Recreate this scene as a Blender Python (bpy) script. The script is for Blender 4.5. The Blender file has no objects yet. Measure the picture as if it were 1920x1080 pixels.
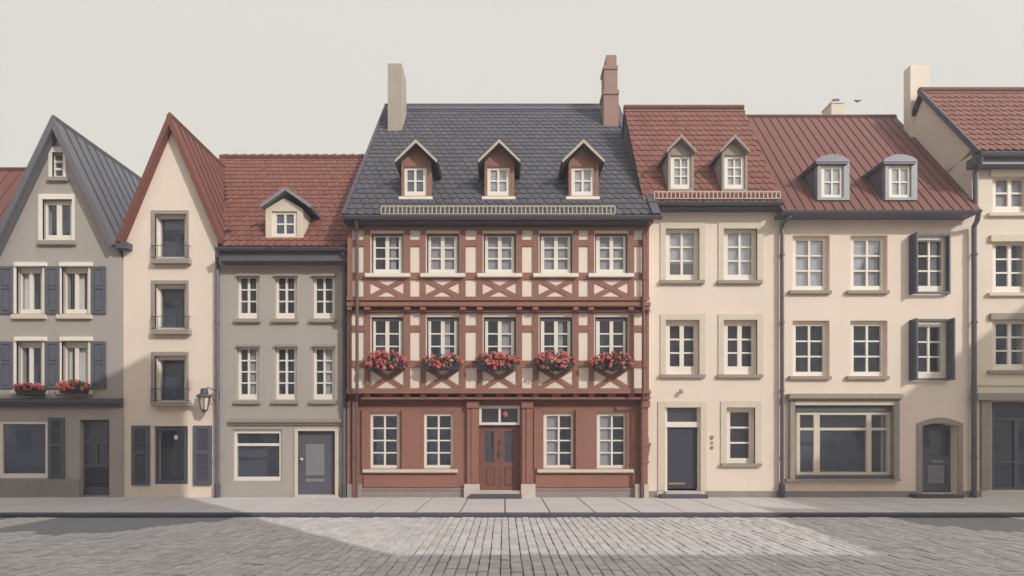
import bpy, math, random
from mathutils import Vector
from mathutils.geometry import tessellate_polygon
random.seed(7)
S = bpy.context.scene
COL = S.collection

# ------------------------------------------------------------------ camera, world, sun, exposure
D = 14.5; F = 870.0; CX = 945.0; CY = 820.0; CZ = 1.867
cam = bpy.data.cameras.new('camera'); co = bpy.data.objects.new('camera', cam); COL.objects.link(co)
co.location = (0, -D, CZ); co.rotation_euler = (math.radians(90), 0, 0)
cam.sensor_width = 36; cam.lens = F/1920*36
cam.shift_x = (960-CX)/1920; cam.shift_y = (CY-540)/1920
cam.clip_start = 0.05; cam.clip_end = 3000
S.camera = co
SUN = Vector((-1.20, 1.0, -0.90))
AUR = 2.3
w = bpy.data.worlds.new('World'); S.world = w; w.use_nodes = True
nt = w.node_tree; bg = nt.nodes['Background']
sk = nt.nodes.new('ShaderNodeTexSky'); sk.sky_type = 'NISHITA'; sk.sun_disc = False
sk.sun_elevation = math.atan2(-SUN.z, math.hypot(SUN.x, SUN.y)); sk.sun_rotation = math.atan2(-SUN.x, -SUN.y)
sk.dust_density = 6; sk.air_density = 1.0
mx = nt.nodes.new('ShaderNodeMixRGB'); mx.inputs[0].default_value = 0.93
mx.inputs[2].default_value = (7.15, 6.93, 6.2, 1)          # thin white high cloud over the sky
nt.links.new(sk.outputs[0], mx.inputs[1])
# broad aureole towards the unseen sun, added to lift the shaded walls
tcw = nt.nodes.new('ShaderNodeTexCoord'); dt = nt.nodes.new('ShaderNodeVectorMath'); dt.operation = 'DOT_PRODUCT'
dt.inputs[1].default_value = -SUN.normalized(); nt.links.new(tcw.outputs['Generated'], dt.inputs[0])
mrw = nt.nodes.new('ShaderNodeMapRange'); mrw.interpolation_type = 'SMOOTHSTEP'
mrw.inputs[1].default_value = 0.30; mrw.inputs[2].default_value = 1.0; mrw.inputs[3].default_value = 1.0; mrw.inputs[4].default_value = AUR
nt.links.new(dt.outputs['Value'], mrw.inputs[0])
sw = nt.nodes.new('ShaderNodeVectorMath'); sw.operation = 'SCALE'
# the white veil thins to pale blue high overhead
sep = nt.nodes.new('ShaderNodeSeparateXYZ'); nt.links.new(tcw.outputs['Generated'], sep.inputs[0])
mz = nt.nodes.new('ShaderNodeMapRange'); mz.interpolation_type = 'SMOOTHSTEP'; mz.inputs[1].default_value = .66; mz.inputs[2].default_value = .85
nt.links.new(sep.outputs['Z'], mz.inputs[0])
mb_ = nt.nodes.new('ShaderNodeMixRGB'); mb_.inputs[2].default_value = (5.0, 5.4, 6.2, 1)
nt.links.new(mz.outputs[0], mb_.inputs[0]); nt.links.new(mx.outputs[0], mb_.inputs[1])
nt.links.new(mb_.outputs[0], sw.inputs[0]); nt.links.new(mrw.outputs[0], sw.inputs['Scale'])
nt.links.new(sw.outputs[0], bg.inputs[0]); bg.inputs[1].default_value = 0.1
sl = bpy.data.lights.new('sun', 'SUN'); sl.energy = 2.6; sl.angle = math.radians(0.35); sl.color = (1, .975, .945)
so = bpy.data.objects.new('sun', sl); COL.objects.link(so); so.location = (20, -20, 25)
so.rotation_euler = SUN.to_track_quat('-Z', 'Y').to_euler()
S.view_settings.view_transform = 'Standard'; S.view_settings.look = 'None'
S.view_settings.exposure = 0.22; S.view_settings.gamma = 1.0
S.cycles.max_bounces = 8; S.cycles.diffuse_bounces = 6; S.cycles.transparent_max_bounces = 12
try: S.cycles.use_denoising = True
except Exception: pass

def at(px, py, Y=0.0):
    k = (D+Y)/F
    return Vector(((px-CX)*k, Y, CZ+(CY-py)*k))
def X(px, Y=0.0): return (px-CX)*(D+Y)/F
def Z(py, Y=0.0): return CZ+(CY-py)*(D+Y)/F
def lin(c):
    r = []
    for v in c[:3]:
        v /= 255.0
        r.append(v/12.92 if v <= .04045 else ((v+.055)/1.055)**2.4)
    return r

# ------------------------------------------------------------------ materials
M = {}
def mat(name, rgb, rough=.8, var=.08, scale=1.2, bump=0.0, bscale=60, attr=False, metal=0, streak=0.0, spec=.3):
    """rgb is the surface's own colour in sRGB; large and fine noise give wear and mottling"""
    m = bpy.data.materials.new(name); m.use_nodes = True; M[name] = m
    n = m.node_tree.nodes; L = m.node_tree.links; b = n['Principled BSDF']
    c = lin(rgb)
    b.inputs['Roughness'].default_value = rough; b.inputs['Metallic'].default_value = metal
    b.inputs['Specular IOR Level'].default_value = spec
    tc = n.new('ShaderNodeTexCoord')
    no = n.new('ShaderNodeTexNoise'); no.inputs['Scale'].default_value = scale; no.inputs['Detail'].default_value = 7
    no.inputs['Roughness'].default_value = .62
    L.new(tc.outputs['Object'], no.inputs['Vector'])
    mr = n.new('ShaderNodeMapRange'); mr.inputs[1].default_value = .28; mr.inputs[2].default_value = .72
    mr.inputs[3].default_value = 1-var; mr.inputs[4].default_value = 1+var
    L.new(no.outputs[0], mr.inputs[0])
    val = mr.outputs[0]
    if streak:
        mp = n.new('ShaderNodeMapping'); mp.inputs['Scale'].default_value = (2.2, 2.2, .5)
        L.new(tc.outputs['Object'], mp.inputs[0])
        n2 = n.new('ShaderNodeTexNoise'); n2.inputs['Scale'].default_value = 1.0; n2.inputs['Detail'].default_value = 5
        L.new(mp.outputs[0], n2.inputs['Vector'])
        m2 = n.new('ShaderNodeMapRange'); m2.inputs[1].default_value = .35; m2.inputs[2].default_value = .6
        m2.inputs[3].default_value = 1-streak; m2.inputs[4].default_value = 1
        L.new(n2.outputs[0], m2.inputs[0])
        mu = n.new('ShaderNodeMath'); mu.operation = 'MULTIPLY'; L.new(val, mu.inputs[0]); L.new(m2.outputs[0], mu.inputs[1])
        val = mu.outputs[0]
    hs = n.new('ShaderNodeVectorMath'); hs.operation = 'SCALE'
    if attr:
        at_ = n.new('ShaderNodeAttribute'); at_.attribute_name = 'tint'
        vm = n.new('ShaderNodeVectorMath'); vm.operation = 'MULTIPLY'; vm.inputs[0].default_value = c
        L.new(at_.outputs['Color'], vm.inputs[1]); L.new(vm.outputs[0], hs.inputs[0])
    else: hs.inputs[0].default_value = c
    L.new(val, hs.inputs['Scale']); L.new(hs.outputs[0], b.inputs['Base Color'])
    if bump:
        n3 = n.new('ShaderNodeTexNoise'); n3.inputs['Scale'].default_value = bscale; n3.inputs['Detail'].default_value = 4
        L.new(tc.outputs['Object'], n3.inputs['Vector'])
        bu = n.new('ShaderNodeBump'); bu.inputs['Strength'].default_value = bump; bu.inputs['Distance'].default_value = .01
        L.new(n3.outputs[0], bu.inputs['Height']); L.new(bu.outputs[0], b.inputs['Normal'])
    return m
mat('cream_plaster', (232,216,200), .92, .04, .6, .35, 45, streak=.02)
mat('ivory_plaster', (233,216,200), .92, .04, .55, .35, 45, streak=.02)
mat('sand_plaster', (226,212,194), .92, .025, .9, .35, 45, streak=.03)
mat('grey_plaster', (172,163,155), .92, .045, .6, .35, 45, streak=.04)
mat('taupe_plaster', (176,168,159), .92, .045, .6, .35, 45, streak=.03)
mat('opp_plaster', (226,214,198), .92, .03, .8, .35, 45)
mat('infill_plaster', (234,219,205), .92, .03, 1.5, .35, 45)
mat('red_plaster', (152,109,96), .9, .05, 1.2, .3, 45, streak=.04)
mat('timber', (151,109,95), .8, .09, 3.0, .4, 30, streak=.06)
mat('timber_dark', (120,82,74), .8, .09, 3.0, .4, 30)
mat('door_brown', (128,88,78), .6, .07, 5)
mat('pipe_brown', (104,86,86), .6, .06, 5)
mat('cream_paint', (234,226,213), .6, .03, 3)
mat('stone_trim', (214,201,183), .85, .03, 3, .3, 50)
mat('brown_stone', (158,146,136), .85, .05, 3, .3, 50)
mat('grey_stone', (150,141,136), .88, .06, 2, .4, 30, streak=.08)
mat('pale_stone', (206,194,184), .85, .05, 3, .3, 40)
mat('blue_paint', (95,97,105), .6, .06, 4)
mat('slate_paint', (88,87,94), .6, .06, 4)
mat('zinc', (106,104,110), .5, .08, 5, metal=.2)
mat('zinc_pale', (140,142,146), .55, .06, 5, metal=.1)
mat('door_grey', (96,96,104), .6, .05, 5)
mat('door_blue', (68,70,82), .45, .04, 5)
mat('panel_grey', (132,132,136), .6, .03, 5)
mat('tile_red', (128,84,73), .85, .06, 5, .3, 60, attr=True)
mat('tile_slate', (86,84,88), .8, .06, 5, .3, 60, attr=True)
mat('tile_under', (84,62,60), .9, .05, 5)
mat('slate_under', (62,62,70), .9, .05, 5)
mat('metal_red', (121,76,66), .7, .05, 2.5, .1, 20, streak=.05)
mat('metal_red_seam', (100,70,66), .7, .05, 4)
mat('metal_grey', (106,105,109), .7, .05, 2.5, .1, 20, streak=.05)
mat('metal_grey_seam', (78,78,84), .7, .05, 4)
mat('iron', (84,84,92), .6, .05, 6)
mat('guard_paint', (196,182,160), .6, .04, 6)
mat('chimney_shaded', (164,154,142), .9, .03, 2, .3, 40, streak=.06)  # plaster darkened: the shade on the chimney front is put into the colour
mat('chimney_brick', (152,122,112), .9, .06, 4, .4, 30)
mat('interior', (84,90,108), .95, .08, .6)
mat('blind', (178,176,180), .95, .04, 3)
mat('curtain', (226,220,208), .95, .05, 3)
mat('leaf', (62,78,64), .7, .2, 20)
mat('petal', (196,98,92), .7, .15, 15, attr=True)
mat('trough', (70,72,82), .7, .05, 6)
mat('paving', (200,192,187), .9, .05, 1.5, .3, 40, attr=True)
mat('joint', (96,90,88), .95, .1, 3)
mat('sett', (196,189,184), .88, .08, 6, .5, 35, attr=True)
mat('sett_joint', (112,107,104), .95, .1, 4)
mat('asphalt', (140,138,136), .92, .07, 5, .5, 60)
mat('kerb', (84,86,94), .85, .08, 4, .3, 40)
mat('white_glass', (240,236,226), .4, .02, 3)
mat('brass', (176,150,110), .4, .05, 6, metal=.4)
mat('bird', (110,108,104), .8, .05, 8)
def glass():
    m = bpy.data.materials.new('window_glass'); m.use_nodes = True; M['glass'] = m
    n = m.node_tree.nodes; L = m.node_tree.links
    for x in list(n): n.remove(x)
    o = n.new('ShaderNodeOutputMaterial'); mi = n.new('ShaderNodeMixShader'); t = n.new('ShaderNodeBsdfTransparent')
    t.inputs[0].default_value = (.90, .92, .95, 1)
    g = n.new('ShaderNodeBsdfGlossy'); g.inputs['Roughness'].default_value = .03
    d = n.new('ShaderNodeBsdfDiffuse'); d.inputs[0].default_value = (.34, .38, .46, 1)      # faint diffuse film, added to lift the dark glass
    m2 = n.new('ShaderNodeMixShader'); m2.inputs[0].default_value = .10
    no = n.new('ShaderNodeTexNoise'); no.inputs['Scale'].default_value = 1.3
    tc = n.new('ShaderNodeTexCoord'); L.new(tc.outputs['Object'], no.inputs['Vector'])
    bu = n.new('ShaderNodeBump'); bu.inputs['Strength'].default_value = .12; bu.inputs['Distance'].default_value = .03
    L.new(no.outputs[0], bu.inputs['Height']); L.new(bu.outputs[0], g.inputs['Normal'])
    L.new(t.outputs[0], m2.inputs[1]); L.new(d.outputs[0], m2.inputs[2])
    mi.inputs[0].default_value = .09
    L.new(m2.outputs[0], mi.inputs[1]); L.new(g.outputs[0], mi.inputs[2]); L.new(mi.outputs[0], o.inputs[0])
glass()

# ------------------------------------------------------------------ mesh helpers
class MB:
    def __init__(s): s.v = []; s.f = []; s.c = []; s.mi = []
    def add(s, vs, fs, tint=(1,1,1), mi=0):
        b = len(s.v); s.v += [tuple(p) for p in vs]
        for f in fs: s.f.append([b+i for i in f]); s.c.append(tint); s.mi.append(mi)
        return s
    def box(s, x0, x1, y0, y1, z0, z1, **k):
        vs = [(x0,y0,z0),(x1,y0,z0),(x1,y1,z0),(x0,y1,z0),(x0,y0,z1),(x1,y0,z1),(x1,y1,z1),(x0,y1,z1)]
        return s.add(vs, [(0,3,2,1),(4,5,6,7),(0,1,5,4),(1,2,6,5),(2,3,7,6),(3,0,4,7)], **k)
    def pbox(s, px0, px1, py0, py1, Y0, Y1, **k):
        """front face at depth Y0 covers that pixel rectangle; runs back to Y1"""
        return s.box(X(px0,Y0), X(px1,Y0), Y0, Y1, Z(py1,Y0), Z(py0,Y0), **k)
    def prism(s, poly, y0, y1, **k):                     # poly of (x,z), extruded along y
        n = len(poly); vs = [(x,y0,z) for x,z in poly]+[(x,y1,z) for x,z in poly]
        fs = [tuple(range(n)), tuple(range(2*n-1, n-1, -1))]+[(i,(i+n),(i+1)%n+n,(i+1)%n) for i in range(n)]
        return s.add(vs, fs, **k)
    def xprism(s, poly, x0, x1, **k):                    # poly of (y,z), extruded along x
        n = len(poly); vs = [(x0,y,z) for y,z in poly]+[(x1,y,z) for y,z in poly]
        fs = [tuple(range(n)), tuple(range(2*n-1, n-1, -1))]+[(i,(i+n),(i+1)%n+n,(i+1)%n) for i in range(n)]
        return s.add(vs, fs, **k)
    def slab(s, a, b, c, d, t, **k):                     # quad a b c d thickened by t below its normal
        a,b,c,d = map(Vector,(a,b,c,d)); n = (b-a).cross(d-a).normalized()*t
        vs = [a,b,c,d,a-n,b-n,c-n,d-n]
        return s.add(vs, [(0,1,2,3),(7,6,5,4),(0,4,5,1),(1,5,6,2),(2,6,7,3),(3,7,4,0)], **k)
    def bar(s, p, q, r, **k):                            # square bar between two points
        p, q = Vector(p), Vector(q); d = (q-p).normalized(); u = d.orthogonal().normalized(); v = d.cross(u)
        if abs(d.y) < .9:
            v = Vector((0,1,0)); v = (v-d*v.dot(d)).normalized(); u = v.cross(d)
        cs = [u+v, u-v, -u-v, -u+v]
        vs = [p+c*r for c in cs]+[q+c*r for c in cs]
        return s.add(vs, [(0,1,2,3),(7,6,5,4)]+[(i,i+4,(i+1)%4+4,(i+1)%4) for i in range(4)], **k)
    def tube(s, pts, r, n=10, cap=True, **k):
        pts = [Vector(p) for p in pts]; rings = []; vs = []; fs = []
        ref = None
        for i, p in enumerate(pts):
            d = ((pts[i+1]-p) if i < len(pts)-1 else (p-pts[i-1])).normalized()
            if 0 < i < len(pts)-1: d = ((pts[i+1]-p).normalized()+(p-pts[i-1]).normalized()).normalized()
            if ref is None: ref = d.orthogonal().normalized()
            u = (ref-d*ref.dot(d)).normalized(); v = d.cross(u); ref = u
            rr = r[i] if isinstance(r, (list,tuple)) else r
            vs += [p+u*rr*math.cos(2*math.pi*j/n)+v*rr*math.sin(2*math.pi*j/n) for j in range(n)]
        for i in range(len(pts)-1):
            for j in range(n): fs.append((i*n+j, i*n+(j+1)%n, (i+1)*n+(j+1)%n, (i+1)*n+j))
        if cap: fs += [tuple(range(n-1,-1,-1)), tuple(range((len(pts)-1)*n, len(pts)*n))]
        return s.add(vs, fs, **k)
    def ball(s, c, r, n=8, m=6, sc=(1,1,1), **k):
        vs = []; fs = []
        for i in range(m+1):
            a = math.pi*i/m
            for j in range(n):
                b = 2*math.pi*j/n
                vs.append((c[0]+r*sc[0]*math.sin(a)*math.cos(b), c[1]+r*sc[1]*math.sin(a)*math.sin(b), c[2]+r*sc[2]*math.cos(a)))
        for i in range(m):
            for j in range(n): fs.append((i*n+j,(i+1)*n+j,(i+1)*n+(j+1)%n,i*n+(j+1)%n))
        return s.add(vs, fs, **k)
    def wall(s, poly, holes, Y, depth, thick, **k):
        """front sheet with real openings, their reveals, and the outer body running back"""
        loops = [[Vector((x,Y,z)) for x,z in poly]]+[[Vector((x,Y,z)) for x,z in h] for h in holes]
        flat = [p for l in loops for p in l]
        # tessellate in (x,z) plane
        tri = tessellate_polygon([[Vector((p.x,p.z,0)) for p in l] for l in loops])
        s.add(flat, [tuple(t) for t in tri], **k)
        for l, dp in [(loops[0], thick)]+[(l, depth) for l in loops[1:]]:
            n = len(l); vs = l+[p+Vector((0,dp,0)) for p in l]
            s.add(vs, [(i,(i+1)%n,(i+1)%n+n,i+n) for i in range(n)], **k)
        return s
    def build(s, name, mats, parent=None, origin=(0,0,0), smooth=False):
        me = bpy.data.meshes.new(name); ox,oy,oz = origin
        me.from_pydata([(x-ox,y-oy,z-oz) for x,y,z in s.v], [], s.f)
        if not isinstance(mats, (list,tuple)): mats = [mats]
        for m in mats: me.materials.append(M[m])
        if any(s.mi): me.polygons.foreach_set('material_index', s.mi)
        ca = me.color_attributes.new('tint', 'FLOAT_COLOR', 'CORNER')
        buf = []
        for f, c in zip(s.f, s.c): buf += [c[0],c[1],c[2],1.0]*len(f)
        ca.data.foreach_set('color', buf)
        if smooth: me.polygons.foreach_set('use_smooth', [True]*len(s.f))
        me.update()
        o = bpy.data.objects.new(name, me); COL.objects.link(o)
        if parent is not None: o.parent = parent
        return o
class Thing:
    def __init__(s, name, label, cat, loc, group=None):
        s.o = bpy.data.objects.new(name, None); COL.objects.link(s.o); s.loc = Vector(loc); s.o.location = s.loc
        s.o.empty_display_size = .3
        s.o['label'] = label; s.o['category'] = cat
        if group: s.o['group'] = group
    def part(s, name, mb, mats, parent=None, smooth=False, label=None):
        o = mb.build(name, mats, parent or s.o, s.loc, smooth)
        if label: o['label'] = label
        return o
def boxes(T, name, rects, Y0, Y1, m, parent=None):
    for q in rects:
        b = MB(); b.pbox(*q, Y0, Y1); T.part(name, b, m, parent)
def struct(name, mb, mats):
    o = mb.build(name, mats); o['kind'] = 'structure'; return o
def rect(px0, px1, py0, py1, Y=0.0):
    x0,x1,z0,z1 = X(px0,Y),X(px1,Y),Z(py1,Y),Z(py0,Y)
    return [(x0,z0),(x1,z0),(x1,z1),(x0,z1)]

# ------------------------------------------------------------------ windows and other facade parts
def window(T, o, p, Y=0.0, rec=.13, cols=2, rows=(1,1,1), mull=4.0, barw=2.0, sill=None, sillm='brown_stone', sproud=.09,
           frame='cream_paint', blind=None, curtain=None, surround=None, surm='stone_trim', lintel=None, name='window', back=False, fd=.06, recess_shade=None):
    """o = opening rectangle in pixels on the wall plane, p = glazed area in pixels on the frame plane"""
    YF = Y+rec
    ox0,ox1,oz0,oz1 = X(o[0],Y),X(o[1],Y),Z(o[3],Y),Z(o[2],Y)
    ix0,ix1,iz0,iz1 = X(p[0],YF),X(p[1],YF),Z(p[3],YF),Z(p[2],YF)
    k = (D+YF)/F; e = .004
    if recess_shade:
        cs_, ct_ = recess_shade; c = MB(); yc0 = YF-.02
        c.box(ox0+e, ox0+cs_, yc0, YF+fd, oz0, oz1-e); c.box(ox1-cs_, ox1-e, yc0, YF+fd, oz0, oz1-e); c.box(ox0+cs_, ox1-cs_, yc0+.002, YF+fd, oz1-ct_, oz1-e)
        ox0 += cs_; ox1 -= cs_; oz1 -= ct_
    f = MB()
    f.box(ox0+e, ix0, YF, YF+fd, oz0+e, oz1-e); f.box(ix1, ox1-e, YF, YF+fd, oz0+e, oz1-e)
    f.box(ix0, ix1, YF+.002, YF+fd, iz1, oz1-e); f.box(ix0, ix1, YF+.002, YF+fd, oz0+e, iz0)
    mw = mull*k/2; bw = barw*k/2
    xs = [ix0+(ix1-ix0)*i/cols for i in range(cols+1)]
    for x in xs[1:-1]: f.box(x-mw, x+mw, YF+.008, YF+fd-.005, iz0, iz1)
    tot = sum(rows); acc = 0; 
    for r in rows[:-1]:
        acc += r; z = iz1-(iz1-iz0)*acc/tot
        for i in range(cols):
            a = ix0 if i == 0 else xs[i]+mw; b = ix1 if i == cols-1 else xs[i+1]-mw
            f.box(a, b, YF+.015, YF+fd-.012, z-bw, z+bw)
    fo = T.part(name, f, frame)
    g = MB(); yg = YF+fd-.02; g.add([(ix0,yg,iz0),(ix1,yg,iz0),(ix1,yg,iz1),(ix0,yg,iz1)], [(0,1,2,3)])
    T.part('pane', g, 'glass', fo)
    if recess_shade: T.part('recess_shade', c, 'slate_paint', fo)  # dark strips that paint the shade of the window recess
    if blind:
        b = MB(); bx0, bx1 = ix0+(ix1-ix0)*blind[0], ix0+(ix1-ix0)*blind[1]; bz0 = iz1-(iz1-iz0)*blind[2]
        b.box(bx0, bx1, YF+fd+.03, YF+fd+.036, bz0, iz1); T.part('blind', b, 'blind', fo)
    if curtain:
        b = MB()
        for (a0, a1) in curtain:
            n = 10; xx = [ix0+(ix1-ix0)*(a0+(a1-a0)*i/n) for i in range(n+1)]
            yy = [YF+fd+.05+(.025 if i%2 else 0) for i in range(n+1)]
            b.add([(x,y,iz0) for x,y in zip(xx,yy)]+[(x,y,iz1) for x,y in zip(xx,yy)], [(i,i+1,i+n+2,i+n+1) for i in range(n)])
        T.part('curtain', b, 'curtain', fo)
    if back:
        b = MB(); b.box(ox0+e, ox1-e, YF+fd+.03, YF+fd+.05, oz0, oz1); T.part('interior', b, 'interior', fo)
    if sill:
        b = MB(); b.pbox(sill[0], sill[1], sill[2], sill[3], Y-sproud, Y+rec)
        T.part('sill', b, sillm, fo)
    if surround:
        b = MB(); sx0,sx1,sz0,sz1 = X(surround[0],Y),X(surround[1],Y),Z(surround[3],Y),Z(surround[2],Y); q = Y-.025
        b.box(sx0, ox0, q, Y+.05, max(sz0,oz0), sz1); b.box(ox1, sx1, q, Y+.05, max(sz0,oz0), sz1); b.box(ox0, ox1, q, Y+.05, oz1, sz1)
        if sz0 < oz0-.01: b.box(sx0, sx1, q, Y+.05, sz0, oz0)
        T.part('surround', b, surm, fo)
    if lintel:
        b = MB(); b.pbox(lintel[0], lintel[1], lintel[2], lintel[3], Y-.08, Y+.02); T.part('lintel', b, lintel[4], fo)
    return fo
def shutter(T, px0, px1, py0, py1, Y=-.05, style='panel', m='blue_paint', m2='slate_paint', split=.45):
    b = MB(); x0,x1,z0,z1 = X(px0,Y),X(px1,Y),Z(py1,Y),Z(py0,Y)
    fw = (x1-x0)*.2; yb = Y+.045; zm = z1-(z1-z0)*split
    b.box(x0,x0+fw,Y,yb,z0,z1); b.box(x1-fw,x1,Y,yb,z0,z1)
    for a,c in ((z0,z0+fw),(zm-fw*.5,zm+fw*.5),(z1-fw,z1)): b.box(x0+fw,x1-fw,Y+.001,yb,a,c)
    for a,c in ((z0+fw,zm-fw*.5),(zm+fw*.5,z1-fw)):
        if style == 'panel':
            b.box(x0+fw,x1-fw,Y+.03,yb-.004,a,c,mi=1)
            g = .02; b.box(x0+fw+g,x1-fw-g,Y+.008,Y+.031,a+g,c-g)
        else:
            n = max(6,int((c-a)/.055))
            b.box(x0+fw,x1-fw,Y+.034,yb-.004,a,c,mi=1)
            for i in range(n):
                zz = a+(c-a)*(i+.5)/n; h = (c-a)/n*.42
                b.add([(x0+fw,Y+.008,zz-h),(x1-fw,Y+.008,zz-h),(x1-fw,Y+.034,zz+h),(x0+fw,Y+.034,zz+h),
                       (x0+fw,Y+.014,zz-h-.01),(x1-fw,Y+.014,zz-h-.01)], [(0,1,2,3),(0,4,5,1)], mi=1)
    T.part('shutter', b, [m,m2])
def pipe(T, pts, r=.055, base=True, m='zinc', clips=True):
    b = MB(); b.tube(pts, r)
    p = Vector(pts[-1]); q = Vector(pts[-2])
    z = p.z+1.2
    while clips and z < q.z-.3:
        b.tube([(p.x,p.y,z),(p.x,p.y,z+.05)], r*1.35); z += 2.1
    o = T.part('drainpipe', b, m, smooth=False)
    if base:
        c = MB(); c.tube([(p.x,p.y,p.z),(p.x,p.y,p.z+.42)], r*1.5); T.part('pipe_base', c, 'iron', o)
    return o
def gutter(T, x0, x1, Y, z, h=.14, m='zinc', fascia=.0, yb=0.0, r=None):
    """half round gutter with its fascia board behind"""
    r = r or h*.55; b = MB(); n = 8
    prof = [(Y-r*math.cos(math.pi*i/n), z-r*math.sin(math.pi*i/n)) for i in range(n+1)]
    inner = [(Y-(r-.012)*math.cos(math.pi*i/n), z-(r-.012)*math.sin(math.pi*i/n)) for i in range(n,-1,-1)]
    pts = prof+inner; k = len(pts); vs = [(x0,y,zz) for y,zz in pts]+[(x1,y,zz) for y,zz in pts]
    fs = [(i,i+k,(i+1)%k+k,(i+1)%k) for i in range(k)]
    b.add(vs, fs); 
    for x in (x0,x1): b.add([(x,y,zz) for y,zz in prof], [tuple(range(n+1))])
    b.tube([(x0,Y-r,z),(x1,Y-r,z)], .014, 6)
    o = T.part('gutter', b, m)
    if fascia:
        c = MB(); c.box(x0+.02, x1-.02, Y+r+.005, yb-.003, z-fascia, z+.01); T.part('fascia', c, m, o)
    return o
def tiles(b, x0, x1, yE, zE, yR, zR, w=.24, r=.30, skew=0.0, base=(1,1,1), jit=.12, h0=.035, hexa=False, keep=None):
    """scalloped tiles laid on the slope from (yE,zE) up to (yR,zR)"""
    V = Vector((0,yR-yE,zR-zE)); Ls = V.length; V.normalize(); N = Vector((0,-V.z,V.y))
    O = Vector((0,yE,zE)); i = 0
    nr = int(Ls/r)
    r = Ls/nr
    for i in range(nr):
        v0 = i*r; off = (w/2 if i%2 else 0)
        n = int((x1-x0)/w)+2
        for j in range(n):
            uc = x0+off+(j)*w
            uc += random.uniform(-.006,.006)
            a, c = max(uc-w*.485, x0), min(uc+w*.485, x1)
            if c-a < w*.25: continue
            if keep and not keep(uc, yE+V.y*(v0+r*.2)): continue
            vt = min(v0+r*1.55, Ls); dj = random.uniform(-.008,.008)
            k = random.uniform(1-jit, 1+jit); kk = random.uniform(-.03,.03)
            tint = (base[0]*k*(1+kk), base[1]*k, base[2]*k*(1-kk))
            if hexa: prof = [(-.485,.5),(-.28,.12),(0,0),(.28,.12),(.485,.5)]
            else: prof = [(-.485,.42),(-.42,.2),(-.25,.05),(0,0),(.25,.05),(.42,.2),(.485,.42)]
            low = []
            for pu,pv in prof:
                u = min(max(uc+pu*w+skew*(0.5-pv)*w, a), c); low.append((u, v0+pv*r+dj))
            pts = low+[(c,vt),(a,vt)]
            def P(u,v,h): return Vector((u,0,0))+O+V*v+N*h
            top = []; L_ = vt-v0
            for u,v in pts:
                h = h0*(1-(v-v0)/L_)+.010; top.append(P(u,v,h))
            m_ = len(low)
            bot = [P(u,v,.002+(h0-.022)*(1-(v-v0)/L_)) for u,v in low]
            b.add(top+bot, [tuple(range(len(pts)))]+[(q+1,q,len(pts)+q,len(pts)+q+1) for q in range(m_-1)], tint=tint)
def eave_roof(T, x0, x1, yE, zE, yR, zR, style='tile', m='tile_red', under='tile_under', t=.10, name='roof', depth_back=None, label=None, **k):
    """front slope (tiled or seamed) plus plain back slope"""
    yB = 2*yR-yE if depth_back is None else yR+depth_back
    b = MB(); zB = zR-(zR-zE)*(yB-yR)/(yR-yE)
    b.slab((x0,yE,zE),(x1,yE,zE),(x1,yR,zR),(x0,yR,zR), t, mi=1)
    b.slab((x1,yB,zB),(x0,yB,zB),(x0,yR,zR),(x1,yR,zR), t, mi=1)
    if style == 'tile':
        tiles(b, x0, x1, yE, zE, yR, zR, **k)
        b.tube([(x0,yR,zR+.02),(x1,yR,zR+.02)], .09, 10)
        o = T.part(name, b, [m, under])
    else:
        sp = k.get('sp', .42); V = Vector((0,yR-yE,zR-zE)).normalized(); N = Vector((0,-V.z,V.y))
        x = x0+.12
        while x < x1:
            b.bar(Vector((x,yE,zE))+N*.01, Vector((x,yR,zR))+N*.01, .012, mi=2); x += sp
        b.tube([(x0,yR,zR+.01),(x1,yR,zR+.01)], .05, 8)
        o = T.part(name, b, [m, m, m+'_seam'])
    if label: o['label'] = label
    return o
def gable_roof(T, xa, za, xl, zl, xr, zr, y0, y1, m, t=.12, bt=.2, barge=None, sp=.42, label=None):
    """ridge runs away from the street; outline given at the verge"""
    b = MB(); A0,A1 = Vector((xa,y0,za)),Vector((xa,y1,za))
    for xe,ze,s in ((xl,zl,-1),(xr,zr,1)):
        E0,E1 = Vector((xe,y0,ze)),Vector((xe,y1,ze))
        if s > 0: b.slab(A0,E0,E1,A1,-t if False else t)
        else: b.slab(E0,A0,A1,E1,t)
        V = (E0-A0).normalized(); N = Vector((-V.z*s*1.0,0,V.x*s)) 
        if N.z < 0: N = -N
        y = y0+.25
        while y < y1:
            b.bar(Vector((xa,y,za))+N*.02, Vector((xe,y,ze))+N*.02, .017, mi=1); y += sp
    b.tube([A0+Vector((0,.0,0)),A1], .045, 8)
    o = T.part('roof', b, [m, m+'_seam'], label=label)
    if barge:
        c = MB()
        for xe,ze,s in ((xl,zl,-1),(xr,zr,1)):
            V = Vector((xe-xa,ze-za)).normalized(); n = Vector((V.y,-V.x)) if s > 0 else Vector((-V.y,V.x))
            # vertical drop under apex
            drop = bt/abs(V.x)
            c.prism([(xa,za+.01),(xe,ze+.01),(xe+ n.x*bt, ze+n.y*bt),(xa,za-drop)], y0-.05, y0-.003)
        T.part('barge_board', c, barge, o)
    return o
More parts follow.
